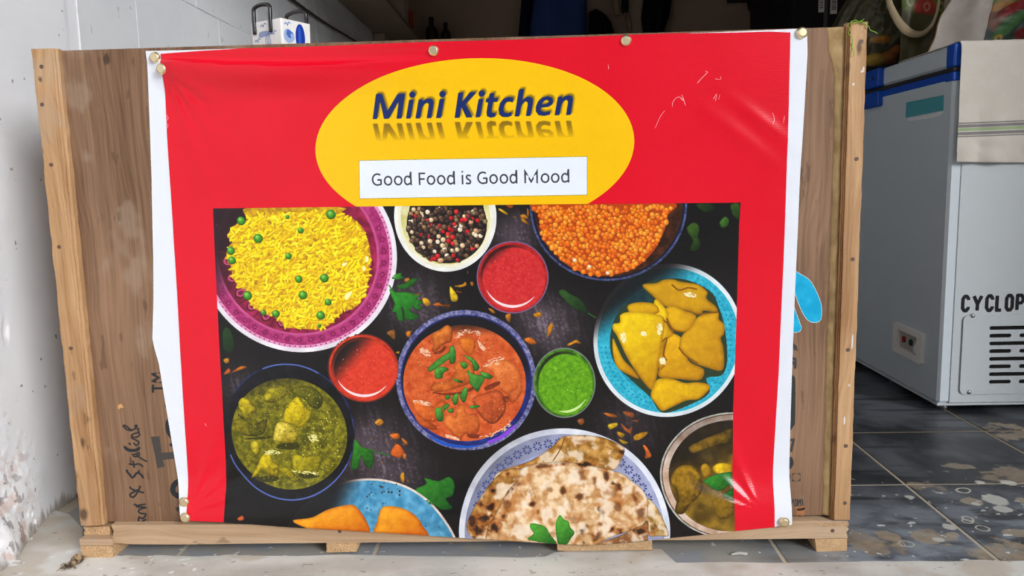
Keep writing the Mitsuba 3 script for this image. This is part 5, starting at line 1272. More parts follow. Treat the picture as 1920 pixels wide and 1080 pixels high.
for i, (pts, lo, hi, hl, dr_) in enumerate((
  ([(.8857,.4195),(.9057,.4218),(.9171,.4267),(.9307,.4269),(.9397,.4239),(.9533,.4214),(.9692,.4178),(.9817,.4070),(.9807,.3973),(.9944,.3851),(.9959,.3762),(.9763,.3789),(.9718,.3732),(.9445,.3814),(.9217,.3855),(.9103,.3936),(.8989,.4047)], (130, 84, 4), (226, 168, 20), .80, (0, .6)),
  ([(.9308,.3867),(.9490,.3794),(.9650,.3722),(.9606,.3559),(.9492,.3468),(.9309,.3518),(.9218,.3683),(.9194,.3823)], Y0, (238, 180, 16), None, (-.4, .6)),
  ([(.8415,.3393),(.8483,.3251),(.8575,.3060),(.8713,.2916),(.8805,.2767),(.8666,.2822),(.8482,.2943),(.8414,.3158)], Y0, (232, 176, 10), None, (-.5, .5)),
  ([(.9241,.3449),(.9447,.3375),(.9541,.3044),(.9771,.2899),(.9750,.2757),(.9635,.2723),(.9404,.2750),(.9105,.2791),(.9127,.3004),(.9173,.3239)], (140, 84, 4), (240, 176, 14), None, (-.3, .8)),
  ([(.9673,.3693),(.9832,.3753),(.9979,.3762),(.9992,.3657),(1.0072,.3574),(1.0069,.3434),(1.0022,.3365),(1.0065,.3224),(1.0080,.2965),(1.0024,.2866),(.9817,.2922),(.9633,.2996),(.9494,.3116),(.9402,.3247),(.9447,.3422),(.9560,.3537)], (140, 88, 4), (226, 166, 18), None, (-.6, .5)),
  ([(.9035,.3965),(.9171,.3870),(.9240,.3752),(.9218,.3613),(.9310,.3448),(.9241,.3379),(.9184,.3309),(.9173,.3145),(.9219,.3026),(.9174,.2932),(.9105,.2910),(.9035,.3147),(.9012,.3570)], Y0, (250, 200, 20), None, (-.3, .6)),
  ([(.8635,.3880),(.8784,.3935),(.9035,.3907),(.9103,.3778),(.8898,.3735),(.8692,.3762)], Y0, (240, 190, 14), None, (-.3, .6)),
  ([(.8532,.3754),(.8715,.3797),(.9035,.3756),(.9183,.3672),(.9150,.3333),(.9104,.3004),(.9047,.2673),(.8989,.2588),(.8828,.2771),(.8621,.3107),(.8484,.3415),(.8412,.3534),(.8428,.3616),(.8520,.3637)], (186, 124, 0), (252, 206, 16), .84, (-.5, .7)),
  ([(.9105,.2762),(.9312,.2752),(.9497,.2690),(.9681,.2699),(.9842,.2660),(.9859,.2577),(.9706,.2436),(.9522,.2415),(.9314,.2322),(.9152,.2259),(.9059,.2362),(.8978,.2507),(.9036,.2673)], (160, 104, 2), (248, 196, 14), None, (-.4, .7)))):
    lump(D, pts, np.array(lo) * .35 + np.array([196, 136, 0]) * .65, np.minimum(np.array(hi) * np.array([1.03, 1.07, 1.0]), 255), 9 + i, 60 + i, hl, .007, 45, dr_, .8)
for pts in ([(.9092,.3592),(.9126,.3603),(.9138,.3544),(.9104,.3451),(.9085,.3522)], [(.8542,.3438),(.8588,.3461),(.8599,.3366),(.8564,.3344)], [(.9489,.4060),(.9625,.4041),(.9625,.4005),(.9512,.4021)], [(.8852,.3468),(.8886,.3479),(.8893,.3443),(.8856,.3437)], [(.9127,.3051),(.9185,.3074),(.9196,.3003),(.9139,.2992)]):
    gleam(D, pts, (255, 244, 190), 22)
for pts in ([(.9295,.4191),(.9398,.4108),(.9534,.4140),(.9658,.4115)], [(.9172,.3660),(.9264,.3566),(.9321,.3459)], [(.9150,.3333),(.9218,.3379),(.9173,.3145),(.9219,.3050)], [(.9218,.3683),(.9309,.3518),(.9492,.3468)], [(.9627,.3734),(.9832,.3753),(.9968,.3762)], [(.9402,.3235),(.9494,.3116),(.9679,.2995)]):
    D.area(stroke(pts, .0022).intersection(PIC), (150, 96, 4), 20, .004); D.area(stroke(pts, .0010).intersection(PIC), (120, 70, 4), 21, .004)
D.done('turquoise bowl of yellow samosas')

# 8 - orange curry in the blue-rimmed bowl
D = Dish(); e = (.6180,.2764,.1074,.1099)
D.area(ell(e, 1.0, 120), shadefn((52, 56, 112), (150, 150, 190), e, 170, 3, 1.3), 0, .0026)
D.area(ell(e, .935, 120), shadefn((26, 30, 84), (40, 46, 120), e, 90, 4), 1, .004)
D.area(ell(e, .915, 120), shadefn((18, 26, 92), (36, 60, 150), e, 30, 5, 1, (-.1, 1.0, -.35, .25, .9)), 2, .004)
ce = (.6154,.2723,.0940,.0912)
D.area(ell(ce, 1.0, 110), shadefn((196, 74, 26), (230, 108, 52), ce, 60, 6, 1, (.0, 1, .78, 1.02, .7)), 3, .0028)
for i, (pts, lo, hi, hl) in enumerate((
  ([(.5674,.3484),(.5812,.3573),(.5927,.3639),(.5996,.3547),(.5975,.3387),(.5872,.3343),(.5732,.3230),(.5670,.3254),(.5703,.3346)], (120, 40, 8), (240, 140, 52), .82),
  ([(.6104,.3408),(.6214,.3451),(.6325,.3392),(.6339,.3266),(.6261,.3164),(.6173,.3223),(.6108,.3304)], (170, 70, 10), (244, 140, 40), .82),
  ([(.5621,.2676),(.5714,.2745),(.5874,.2766),(.5992,.2880),(.6020,.3041),(.6157,.3085),(.6290,.2991),(.6307,.2805),(.6191,.2714),(.6007,.2647),(.5823,.2603),(.5686,.2605)], (130, 50, 12), (236, 124, 44), .82),
  ([(.6494,.2987),(.6654,.3065),(.6834,.3074),(.6967,.2957),(.7031,.2794),(.7017,.2655),(.6913,.2587),(.6799,.2542),(.6688,.2660),(.6603,.2870)], (190, 80, 26), (244, 138, 70), .76),
  ([(.6833,.2565),(.6937,.2656),(.6997,.2794),(.7038,.2608),(.6956,.2470),(.6886,.2405),(.6831,.2448)], (150, 56, 20), (240, 128, 62), .80),
  ([(.5349,.2447),(.5498,.2468),(.5655,.2372),(.5819,.2487),(.5860,.2345),(.5692,.2136),(.5509,.2162),(.5377,.2305)], (160, 56, 14), (242, 120, 44), .74),
  ([(.5376,.2258),(.5577,.2138),(.5711,.2041),(.5664,.1995),(.5505,.2044),(.5405,.2140)], (130, 44, 12), (220, 100, 40), None),
  ([(.5795,.2135),(.5902,.2251),(.5992,.2203),(.6043,.2366),(.6135,.2388),(.6176,.2247),(.6313,.2245),(.6366,.2103),(.6327,.1939),(.6120,.1918),(.6071,.1824),(.6004,.1872),(.5893,.1992)], (150, 54, 14), (244, 132, 56), .78),
  ([(.6275,.2480),(.6459,.2570),(.6642,.2614),(.6753,.2519),(.6770,.2285),(.6628,.2100),(.6491,.2101),(.6359,.2244)], (90, 26, 10), (220, 96, 44), .86))):
    lump(D, pts, np.array(lo) * .6 + np.array([206, 90, 26]) * .4, hi, 5 + i, 80 + i, hl, .006, 60, (-.6, .8), 1.3)
for pts in ([(.5641,.2606),(.5822,.2580),(.6096,.2599),(.6257,.2667),(.6279,.2620),(.6049,.2553),(.5798,.2552)], [(.5686,.3208),(.5801,.3252),(.5871,.3320),(.5892,.3274),(.5799,.3195)], [(.6166,.1917),(.6349,.1915),(.6370,.1867),(.6233,.1857)], [(.6462,.2663),(.6668,.2753),(.6690,.2706),(.6506,.2616)], [(.6730,.2496),(.6821,.2518),(.6807,.2425),(.6751,.2438)]):
    D.area(Polygon(crom(pts)), (124, 46, 20), 15, .008)
for pts in ([(.6034,.3455),(.6127,.3544),(.6262,.3560),(.6396,.3528),(.6417,.3471),(.6306,.3518),(.6171,.3509),(.6079,.3442)], [(.6472,.3011),(.6564,.3090),(.6723,.3126),(.6745,.3103),(.6608,.3055),(.6516,.2987)], [(.5372,.2458),(.5476,.2468),(.5611,.2415),(.5587,.2396),(.5451,.2433)], [(.6371,.1891),(.6578,.1940),(.6787,.2050),(.6834,.2120),(.6861,.2108),(.6786,.2003),(.6577,.1900)], [(.6392,.3380),(.6457,.3287),(.6501,.3252),(.6434,.3264)], [(.5484,.3258),(.5575,.3279),(.5640,.3186),(.5594,.3175)], [(.5822,.1922),(.5981,.1872),(.6026,.1843),(.5889,.1873)]):
    gleam(D, pts, (255, 206, 170), 16)
D.area(Polygon(crom([(.6483,.1806),(.6668,.1887),(.6855,.2026),(.6924,.2072),(.6900,.2002),(.6713,.1851),(.6505,.1770)])), (140, 70, 220), 4, .008)
D.area(Polygon(crom([(.5569,.1925),(.5840,.1791),(.6160,.1739),(.6436,.1759),(.6159,.1704),(.5793,.1756)])), (20, 84, 190), 4, .008)
for i, pts in enumerate(([(.5621,.2990),(.5797,.3137),(.5936,.3227),(.5949,.3296),(.6007,.3318),(.6037,.3202),(.6021,.3064),(.5952,.3042),(.5932,.3112),(.5839,.3044),(.5699,.2954),(.5630,.2920)], [(.5711,.2954),(.5814,.2998),(.5926,.2950),(.5833,.2894),(.5820,.2824),(.5717,.2819)], [(.6160,.3166),(.6294,.3117),(.6381,.3012),(.6379,.2943),(.6311,.2933),(.6270,.3060)], [(.6100,.3051),(.6179,.3062),(.6211,.2992),(.6153,.2958)], [(.6198,.2946),(.6287,.2875),(.6422,.2850),(.6466,.2803),(.6394,.2665),(.6346,.2595),(.6237,.2737),(.6228,.2830)], [(.6401,.2908),(.6513,.2883),(.6591,.2824),(.6533,.2790),(.6444,.2826)], [(.6001,.2810),(.6124,.2762),(.6112,.2739),(.6011,.2763)],
    [(.5867,.2556),(.5935,.2532),(.5910,.2485),(.5853,.2486)], [(.5969,.2531),(.6050,.2577),(.6045,.2436),(.5998,.2390),(.5966,.2438)], [(.6083,.2553),(.6155,.2668),(.6199,.2621),(.6172,.2481),(.6136,.2423),(.6092,.2483)], [(.5687,.2324),(.5791,.2346),(.5807,.2158),(.5727,.2147)], [(.5803,.2370),(.5885,.2415),(.5906,.2368),(.5835,.2311)], [(.6214,.2364),(.6317,.2386),(.6385,.2361),(.6270,.2328)], [(.5882,.2322),(.5973,.2332),(.5960,.2274),(.5903,.2274)])):
    leaf(D, pts, 18 + i % 3, (20, 78, 20), (96, 176, 62), 100 + i)
speckle(D, Polygon(ell(ce, .95)), 420, (236, 130, 70), (255, 196, 150), 17, .0003, .0009); speckle(D, Polygon(ell(ce, .95)), 300, (120, 40, 14), (180, 70, 24), 17, .0003, .0009)
D.done('blue rimmed bowl of orange curry sprinkled with herbs')

# 9 - green paneer curry in a black bowl
D = Dish(); e = (.3405,.2000,.1025,.1086)
D.area(ell(e, 1.0, 120), shadefn((16, 22, 48), (52, 66, 128), e, 30, 3, 1.2, (-.9, -.1, .55, .9, .8)), 0, .004)
D.area(ell(e, .978, 120), shadefn((8, 9, 14), (22, 24, 32), e, 30, 4), 1, .005)
ce = (.3403,.1966,.0908,.0885)
D.area(ell(ce, 1.0, 110), shadefn((78, 76, 8), (146, 138, 26), ce, 80, 5, 1.1, (-.2, 1, .72, 1.15, .6)), 2, .0026)
c = rand_in(Polygon(ell((ce[0] + .35 * ce[2], ce[1] - .05 * ce[3], ce[2] * .58, ce[3] * .7))), 170)
D.dots(c, rng.uniform(.0004, .0013, 170), np.array([(188, 180, 50)]) + rng.uniform(-10, 50, (170, 1)), 3, 6)
for i, (pts, lo, hi, hl) in enumerate((
  ([(.3040,.2565),(.3127,.2683),(.3314,.2747),(.3416,.2692),(.3382,.2573),(.3192,.2469),(.3074,.2484)], (60, 54, 6), (206, 190, 30), None),
  ([(.3494,.2691),(.3705,.2728),(.3884,.2658),(.3967,.2511),(.3893,.2365),(.3765,.2407),(.3642,.2542),(.3541,.2597)], (54, 56, 8), (112, 108, 16), None),
  ([(.2640,.2477),(.2724,.2556),(.2850,.2474),(.2921,.2352),(.2811,.2287),(.2726,.2207),(.2657,.2343)], (90, 80, 4), (224, 200, 24), None),
  ([(.2540,.2183),(.2700,.2208),(.2853,.2125),(.3043,.2208),(.3065,.2149),(.2987,.1961),(.2813,.1936),(.2605,.1993)], (44, 44, 8), (140, 128, 16), None),
  ([(.3329,.2239),(.3398,.2412),(.3564,.2557),(.3649,.2436),(.3759,.2314),(.3726,.2193),(.3587,.2061),(.3458,.2116),(.3355,.2145)], (120, 104, 0), (236, 208, 16), None),
  ([(.3148,.1878),(.3208,.2120),(.3329,.2159),(.3457,.2090),(.3531,.2008),(.3509,.1873),(.3387,.1820),(.3231,.1849)], (130, 110, 6), (248, 226, 90), .80),
  ([(.2792,.1828),(.2887,.1854),(.2931,.1718),(.2899,.1636),(.2794,.1665)], (90, 80, 4), (226, 206, 40), None),
  ([(.2768,.1282),(.2889,.1500),(.2965,.1635),(.3059,.1662),(.3105,.1552),(.3204,.1442),(.3181,.1291),(.3037,.1320),(.2937,.1417),(.2836,.1295)], (110, 94, 4), (238, 212, 26), None),
  ([(.3449,.1624),(.3638,.1600),(.3871,.1611),(.3853,.1434),(.3780,.1320),(.3623,.1341),(.3444,.1370)], (96, 88, 8), (196, 180, 26), None),
  ([(.3203,.1414),(.3362,.1412),(.3461,.1302),(.3536,.1219),(.3428,.1192),(.3276,.1318)], (84, 76, 6), (190, 172, 18), None))):
    lump(D, pts, lo, hi, 6 + i % 3, 120 + i, hl, .004, 90)
for pts in ([(.3254,.1809),(.3519,.1819),(.3535,.1737),(.3380,.1712),(.3197,.1741)], [(.2820,.1268),(.3035,.1293),(.3194,.1277),(.3136,.1209),(.2923,.1203)], [(.3515,.1315),(.3780,.1312),(.3831,.1270),(.3617,.1245)], [(.2640,.2289),(.2739,.2194),(.2724,.2175),(.2619,.2263)], [(.2678,.1897),(.3077,.1933),(.3143,.1918),(.2915,.1881)]):
    D.area(Polygon(crom(pts)), (58, 56, 8), 5, .008)
for pts in ([(.3439,.1370),(.3623,.1349),(.3794,.1331),(.3780,.1314),(.3622,.1327)], [(.3710,.1924),(.3816,.1936),(.3838,.1855),(.3758,.1843)], [(.3008,.1689),(.3194,.1687),(.3204,.1646),(.3032,.1646)]):
    gleam(D, pts, (244, 236, 150), 10)
for r0, a0, a1 in ((.986, 200, 330), (.986, 60, 110)):
    t = np.radians(np.linspace(a0, a1, 40)); D.area(LineString(np.stack([e[0] + e[2] * r0 * np.cos(t), e[1] + e[3] * r0 * np.sin(t)], 1)).buffer(.0010), (84, 106, 178), 3, .01)
speckle(D, Polygon(ell(ce, .95)), 420, (170, 160, 40), (226, 214, 110), 10, .0003, .0009); speckle(D, Polygon(ell(ce, .95)), 420, (40, 42, 4), (90, 84, 10), 10, .0003, .0010)
D.done('black bowl of green paneer curry')

# 10 - fried pastries on a blue plate, at the lower edge
D = Dish(); e = (.4601,-.0034,.1411,.1270)
dk = (-.92, .4, .38, .7, .95)
D.area(ell(e, 1.0, 120), shadefn((206, 190, 176), (238, 226, 214), e, 60, 3, 1, dk), 0, .004)
D.area(ell(e, .975, 120), shadefn((56, 130, 170), (104, 176, 212), e, 50, 4, 1, dk), 1, .003)
c = rand_in(Polygon(ell(e, .93)), 160); D.dots(c, rng.uniform(.0004, .0013, 160), [(30, 40, 48)] * 160, 2, 6)
c = np.stack([rng.uniform(*[[(.4585,.1026)][0][0], [(.5172,.1019)][0][0]], 24), rng.normal([(.4585,.1043)][0][1], .007, 24)], 1); D.dots(c, rng.uniform(.0006, .0018, 24), [(50, 52, 56)] * 24, 3, 8)
for i, pts in enumerate(([(.3430,.0625),(.3721,.0666),(.3982,.0787),(.4281,.0854),(.4423,.0826),(.4565,.0631),(.4614,.0410),(.4301,.0413),(.3794,.0462),(.3543,.0535)], [(.4844,.0822),(.5162,.0792),(.5367,.0667),(.5446,.0535),(.5531,.0331),(.5144,.0352),(.4706,.0392),(.4750,.0603)])):
    lump(D, pts, (206, 96, 4), (254, 176, 36), 5 + i, 140 + i, .84, .006, 45, (-.6, .8), .9)
D.done('blue plate of orange fried pastries at the lower edge')

# 11 - flat breads on the patterned plate
D = Dish(); e = (.7633,.0356,.1623,.1642)
D.area(ell(e, 1.0, 130), shadefn((206, 212, 226), (238, 242, 250), e, 20, 3, 1, (-.7, .7, .6, 1.3, .35)), 0, .004)
D.area(ell(e, .945, 130), shadefn((150, 154, 184), (176, 184, 220), e, 30, 4, 1, (-.8, .6, .4, 1.2, .4)), 1, .004)
for k in range(27):
    t = math.pi * (k + .3) / 26
    c = np.array([e[0] + e[2] * .862 * math.cos(t), e[1] + e[3] * .862 * math.sin(t)])
    for a in t + np.arange(8) * math.pi / 4:
        o = np.array([math.cos(a), math.sin(a)]); w = np.array([-o[1], o[0]])
        pl = np.array([c + o * .0022, c + o * .0058 + w * .0017, c + o * .0078, c + o * .0058 - w * .0017])
        if PIC.contains(Point(c)): D.bits([pl], [(64, 74, 128)], 2)
D.area(ell(e, .78, 130), shadefn((140, 150, 190), (170, 180, 214), e, 30, 5), 3, .005)
N0, N1 = (186, 130, 72), (244, 214, 172)
SCORCH = [(*c, a, b, k) for c, (a, b, k) in zip([(.6419,.0646),(.6297,.0487),(.6482,.0793),(.6563,.0485),(.7618,.0989),(.7892,.0925),(.7138,.0848),(.6775,.1278),(.7971,.1421),(.8304,.1212),(.8495,.1089),(.8119,.1190),(.6565,.1032),(.8775,.0415),(.8473,.0442),(.7323,.1405),(.7648,.1437),(.7386,.1028),(.6701,.0668),(.7241,.0712),(.6776,.0839),(.8452,.0773),(.8099,.0335),(.8799,.0696),(.8194,.0531),(.7776,.0609),(.6946,.1130),(.8361,.0993),(.7492,.0390),(.8549,.1618),(.7953,.1793),(.6354,.0844),(.6218,.0599),(.8730,.0916),(.7923,.1265)],
    [(62, 40, 1.), (50, 45, 1.), (40, 34, 1.), (52, 40, 1.), (26, 42, .75), (36, 30, .75), (26, 24, .9), (30, 26, .95), (70, 16, 1.), (18, 40, .8), (22, 36, .85), (20, 44, .65), (22, 16, 1.), (62, 30, 1.), (56, 24, .9), (60, 14, .7), (50, 14, .7), (44, 20, .45), (22, 26, .8), (24, 30, .75), (30, 40, .5), (34, 40, .55), (40, 44, .65), (30, 44, .6), (30, 24, .6), (50, 30, .4), (50, 24, .45), (50, 40, .4), (50, 26, .45), (26, 20, .9), (36, 16, .5), (30, 30, .9), (26, 40, .9), (26, 30, .6), (24, 40, .5)])]
ZU = .00023
def bread(pts, lo, hi, layer, seed):
    poly = Polygon(crom(pts, True, 5)).buffer(0).intersection(PIC)
    bd = poly.boundary
    lo, hi = np.array(lo, float), np.array(hi, float)
    def f(v):
        d = shapely.distance(shapely.points(v), bd)
        n = fz(v[:, 0], v[:, 1], 34, seed, 4); m = fz(v[:, 0], v[:, 1], 130, seed + 1, 4); b = fz(v[:, 0] * .9, v[:, 1], 60, seed + 2, 4)
        t = np.clip(.55 + (m - .5) * 2.2 + (n - .5) * 1.2, 0, 1)
        c = lo + np.multiply.outer(t, hi - lo)
        br = sst(.55, .72, b)[:, None]; c = c * (1 - br * .45) + np.array([186, 108, 44]) * br * .45
        bk = sst(.72, .82, fz(v[:, 0], v[:, 1], 70, seed + 3, 4))[:, None]; c = c * (1 - bk * .85) + np.array([50, 26, 12]) * bk * .85
        pale = sst(.50, .66, fz(v[:, 0], v[:, 1], 75, seed + 5, 4))[:, None]; c = c * (1 - pale * .75) + np.array([250, 234, 212]) * pale * .75
        w = fz(v[:, 0], v[:, 1], 120, seed + 7, 4) - .5
        for (x, z, a_, b_, k_) in SCORCH:
            q_ = np.hypot((v[:, 0] - x) / (a_ * ZU), (v[:, 1] - z) / (b_ * ZU)) + w * 2.2
            o_ = (sst(1.35, .55, q_) * min(1, k_ + .1))[:, None]; c = c * (1 - o_ * .85) + np.array([168, 92, 34]) * o_ * .85
            i_ = (sst(.85, .25, q_) * max(0, k_ - .25) * 1.25)[:, None]; c = c * (1 - i_) + np.array([44, 26, 16]) * i_
        r = sst(0, .0022, d)[:, None]
        return c * (.62 + .38 * r)
    D.area(poly, f, layer, .0017)
bread([(.6600,.1280),(.6789,.1375),(.7140,.1491),(.7467,.1704),(.7654,.1869),(.7954,.1889),(.8252,.1849),(.8480,.1751),(.8583,.1666),(.8548,.1522),(.8432,.1336),(.8248,.1358),(.7879,.1434),(.7463,.1415),(.6996,.1275),(.6783,.1156),(.6574,.1159)], (140, 92, 28), (216, 162, 84), 4, 160)
bread([(.8892,.0915),(.9031,.0816),(.9147,.0595),(.9235,.0337),(.9077,.0326),(.8915,.0352),(.8857,.0720)], (150, 110, 50), (226, 190, 130), 4, 170)
bread([(.6132,.0501),(.6210,.0722),(.6357,.0942),(.6527,.1159),(.6718,.1327),(.6951,.1373),(.7018,.1227),(.6850,.1034),(.6609,.0743),(.6531,.0448),(.6456,.0275),(.6221,.0315)], (130, 80, 24), (214, 160, 90), 5, 180)
bread([(.8098,.0162),(.8286,.0259),(.8519,.0356),(.8799,.0525),(.8915,.0573),(.8915,.0328),(.8891,.0229),(.8565,.0158)], (140, 90, 50), (220, 176, 130), 5, 190)
bread([(.6455,.0250),(.6462,.0498),(.6609,.0743),(.6780,.1035),(.6948,.1203),(.6998,.1372),(.7324,.1453),(.7741,.1460),(.8110,.1395),(.8524,.1282),(.8708,.1147),(.8823,.1061),(.8915,.0914),(.8915,.0720),(.8845,.0525),(.8659,.0428),(.8403,.0332),(.8168,.0211),(.8004,.0138),(.7395,.0168),(.6926,.0246)], N0, N1, 6, 200)
D.area(stroke([(.7487,.1487),(.7606,.1678),(.7666,.1845)], .0016), (120, 76, 24), 8, .01)
leaf(D, [(.7068,.0300),(.7164,.0393),(.7114,.0480),(.7125,.0556),(.7261,.0535),(.7353,.0490),(.7421,.0366),(.7513,.0221),(.7395,.0218),(.7208,.0256)], 9, (26, 92, 20), (82, 170, 50), 240)
leaf(D, [(.7506,.0537),(.7567,.0672),(.7636,.0610),(.7705,.0572),(.7728,.0486),(.7792,.0399),(.7725,.0289),(.7665,.0195),(.7548,.0196),(.7515,.0340)], 10, (26, 92, 20), (82, 170, 50), 241)
D.done('patterned plate of charred flat breads')

# 12 - yellow curry at the right edge
D = Dish(); e = (1.0191,.1240,.1072,.0974)
D.area(ell(e, 1.0, 120), shadefn((150, 156, 146), (212, 208, 196), e, 50, 3), 0, .004)
D.area(ell(e, .975, 120), (90, 62, 44), 1, .006)
D.area(ell(e, .96, 120), shadefn((186, 150, 124), (238, 220, 206), e, 30, 4, 1, (-.4, .9, .4, 1.1, .4)), 2, .004)
D.area(ell(e, .875, 120), shadefn((84, 62, 8), (158, 122, 34), e, 30, 5, 1, (-.5, .85, .0, .7, .8)), 3, .004)
for i, (pts, lo, hi) in enumerate((([(.9556,.1677),(.9715,.1770),(.9941,.1862),(1.0212,.1953),(1.0238,.1740),(1.0079,.1706),(.9830,.1650),(.9625,.1586)], (50, 38, 4), (150, 112, 22)), ([(.9306,.1249),(.9443,.1392),(.9626,.1377),(.9742,.1220),(.9766,.1051),(.9676,.0906),(.9561,.0811),(.9447,.0678),(.9331,.0716),(.9376,.0958),(.9295,.1104)], (70, 50, 4), (180, 134, 22)),
    ([(.9741,.1364),(.9809,.1423),(.9901,.1338),(.9902,.1242),(.9811,.1195),(.9765,.1244)], (120, 86, 8), (206, 156, 30)), ([(.9924,.1362),(1.0037,.1420),(1.0243,.1382),(1.0245,.1262),(1.0062,.1240),(.9947,.1290)], (150, 110, 0), (246, 204, 20)), ([(.9906,.0856),(1.0043,.0927),(1.0250,.0852),(1.0252,.0706),(1.0047,.0587),(.9931,.0709)], (84, 62, 6), (170, 128, 24)))):
    lump(D, pts, lo, hi, 5 + i % 2, 260 + i, None, .005, 70)
leaf(D, [(.9777,.1142),(.9879,.1218),(1.0039,.1260),(1.0245,.1267),(1.0247,.1118),(1.0133,.1071),(1.0019,.1000),(.9904,.1037),(.9835,.1098)], 8, (14, 70, 16), (58, 150, 44), 270)
leaf(D, [(1.0077,.0938),(1.0179,.1022),(1.0248,.1045),(1.0250,.0864),(1.0158,.0889)], 8, (14, 60, 14), (44, 124, 36), 271)
D.done('pale rimmed bowl of yellow curry at the right edge')

# herbs and petals strewn on the table
D = Dish()
for i, (pts, lo, hi) in enumerate((
  ([(.5114,.4374),(.5174,.4430),(.5265,.4445),(.5255,.4404),(.5295,.4378),(.5220,.4347),(.5138,.4353)], (30, 100, 26), (66, 150, 40)), ([(.5182,.4249),(.5316,.4296),(.5401,.4352),(.5499,.4358),(.5464,.4284),(.5337,.4204),(.5230,.4203)], (16, 62, 16), (50, 124, 36)),
  ([(.5073,.4209),(.5162,.4158),(.5310,.4155),(.5408,.4137),(.5522,.4101),(.5513,.4077),(.5471,.4053),(.5551,.4010),(.5558,.3968),(.5500,.3961),(.5547,.3902),(.5480,.3878),(.5399,.3921),(.5380,.3855),(.5477,.3803),(.5458,.3737),(.5292,.3731),(.5273,.3857),(.5243,.3924),(.5259,.3724),(.5176,.3725),(.5148,.3843),(.5091,.3860),(.5137,.3976),(.5093,.4093)], (16, 78, 18), (48, 150, 40)),
  ([(.7611,.4105),(.7678,.4149),(.7788,.4079),(.7920,.4009),(.7996,.3918),(.8050,.3782),(.7962,.3795),(.7807,.3877),(.7698,.3991)], (14, 38, 14), (44, 84, 32)),
  ([(.9512,.5039),(.9599,.5103),(.9675,.5068),(.9693,.4991),(.9676,.4904),(.9716,.4772),(.9634,.4682),(.9558,.4710),(.9590,.4841),(.9524,.4962)], (14, 40, 10), (58, 92, 26)), ([(.9988,.5105),(1.0063,.5179),(1.0124,.5134),(1.0108,.5048),(1.0032,.5017),(.9995,.5050)], (20, 60, 12), (74, 122, 36)), ([(1.0147,.5351),(1.0276,.5358),(1.0279,.5131),(1.0214,.5154),(1.0159,.5242)], (14, 40, 10), (54, 90, 28)), ([(.9651,.5373),(.9866,.5374),(.9900,.5280),(.9781,.5251),(.9695,.5296)], (12, 30, 8), (36, 60, 18)),
  ([(.4417,.1875),(.4516,.1752),(.4619,.1710),(.4694,.1641),(.4701,.1505),(.4629,.1384),(.4555,.1480),(.4508,.1589),(.4446,.1400),(.4340,.1401),(.4379,.1645)], (14, 66, 14), (52, 136, 34)),
  ([(.5341,.1061),(.5512,.1146),(.5490,.1233),(.5697,.1187),(.5865,.1246),(.5953,.1141),(.5923,.0968),(.5821,.0925),(.5917,.0793),(.5748,.0769),(.5625,.0840),(.5459,.0859),(.5352,.0930)], (14, 66, 14), (52, 134, 36)),
  ([(.2475,.3609),(.2577,.3649),(.2644,.3440),(.2599,.3274),(.2470,.3318)], (10, 34, 10), (30, 64, 22)))):
    D = Dish(); leaf(D, pts, 0, lo, hi, 300 + i); D.build('printed_leaf', 'vinyl', food)
for pts, w in (([(.4619,.1710),(.4774,.1654),(.4955,.1605)], .0018), ([(.8050,.3782),(.8161,.3712)], .0014), ([(.5067,.4259),(.5114,.4192),(.5176,.4108)], .002)):
    D = Dish(); D.area(stroke(pts, w).intersection(PIC), (40, 110, 34), 1, .01); D.build('printed_stem', 'vinyl', food)
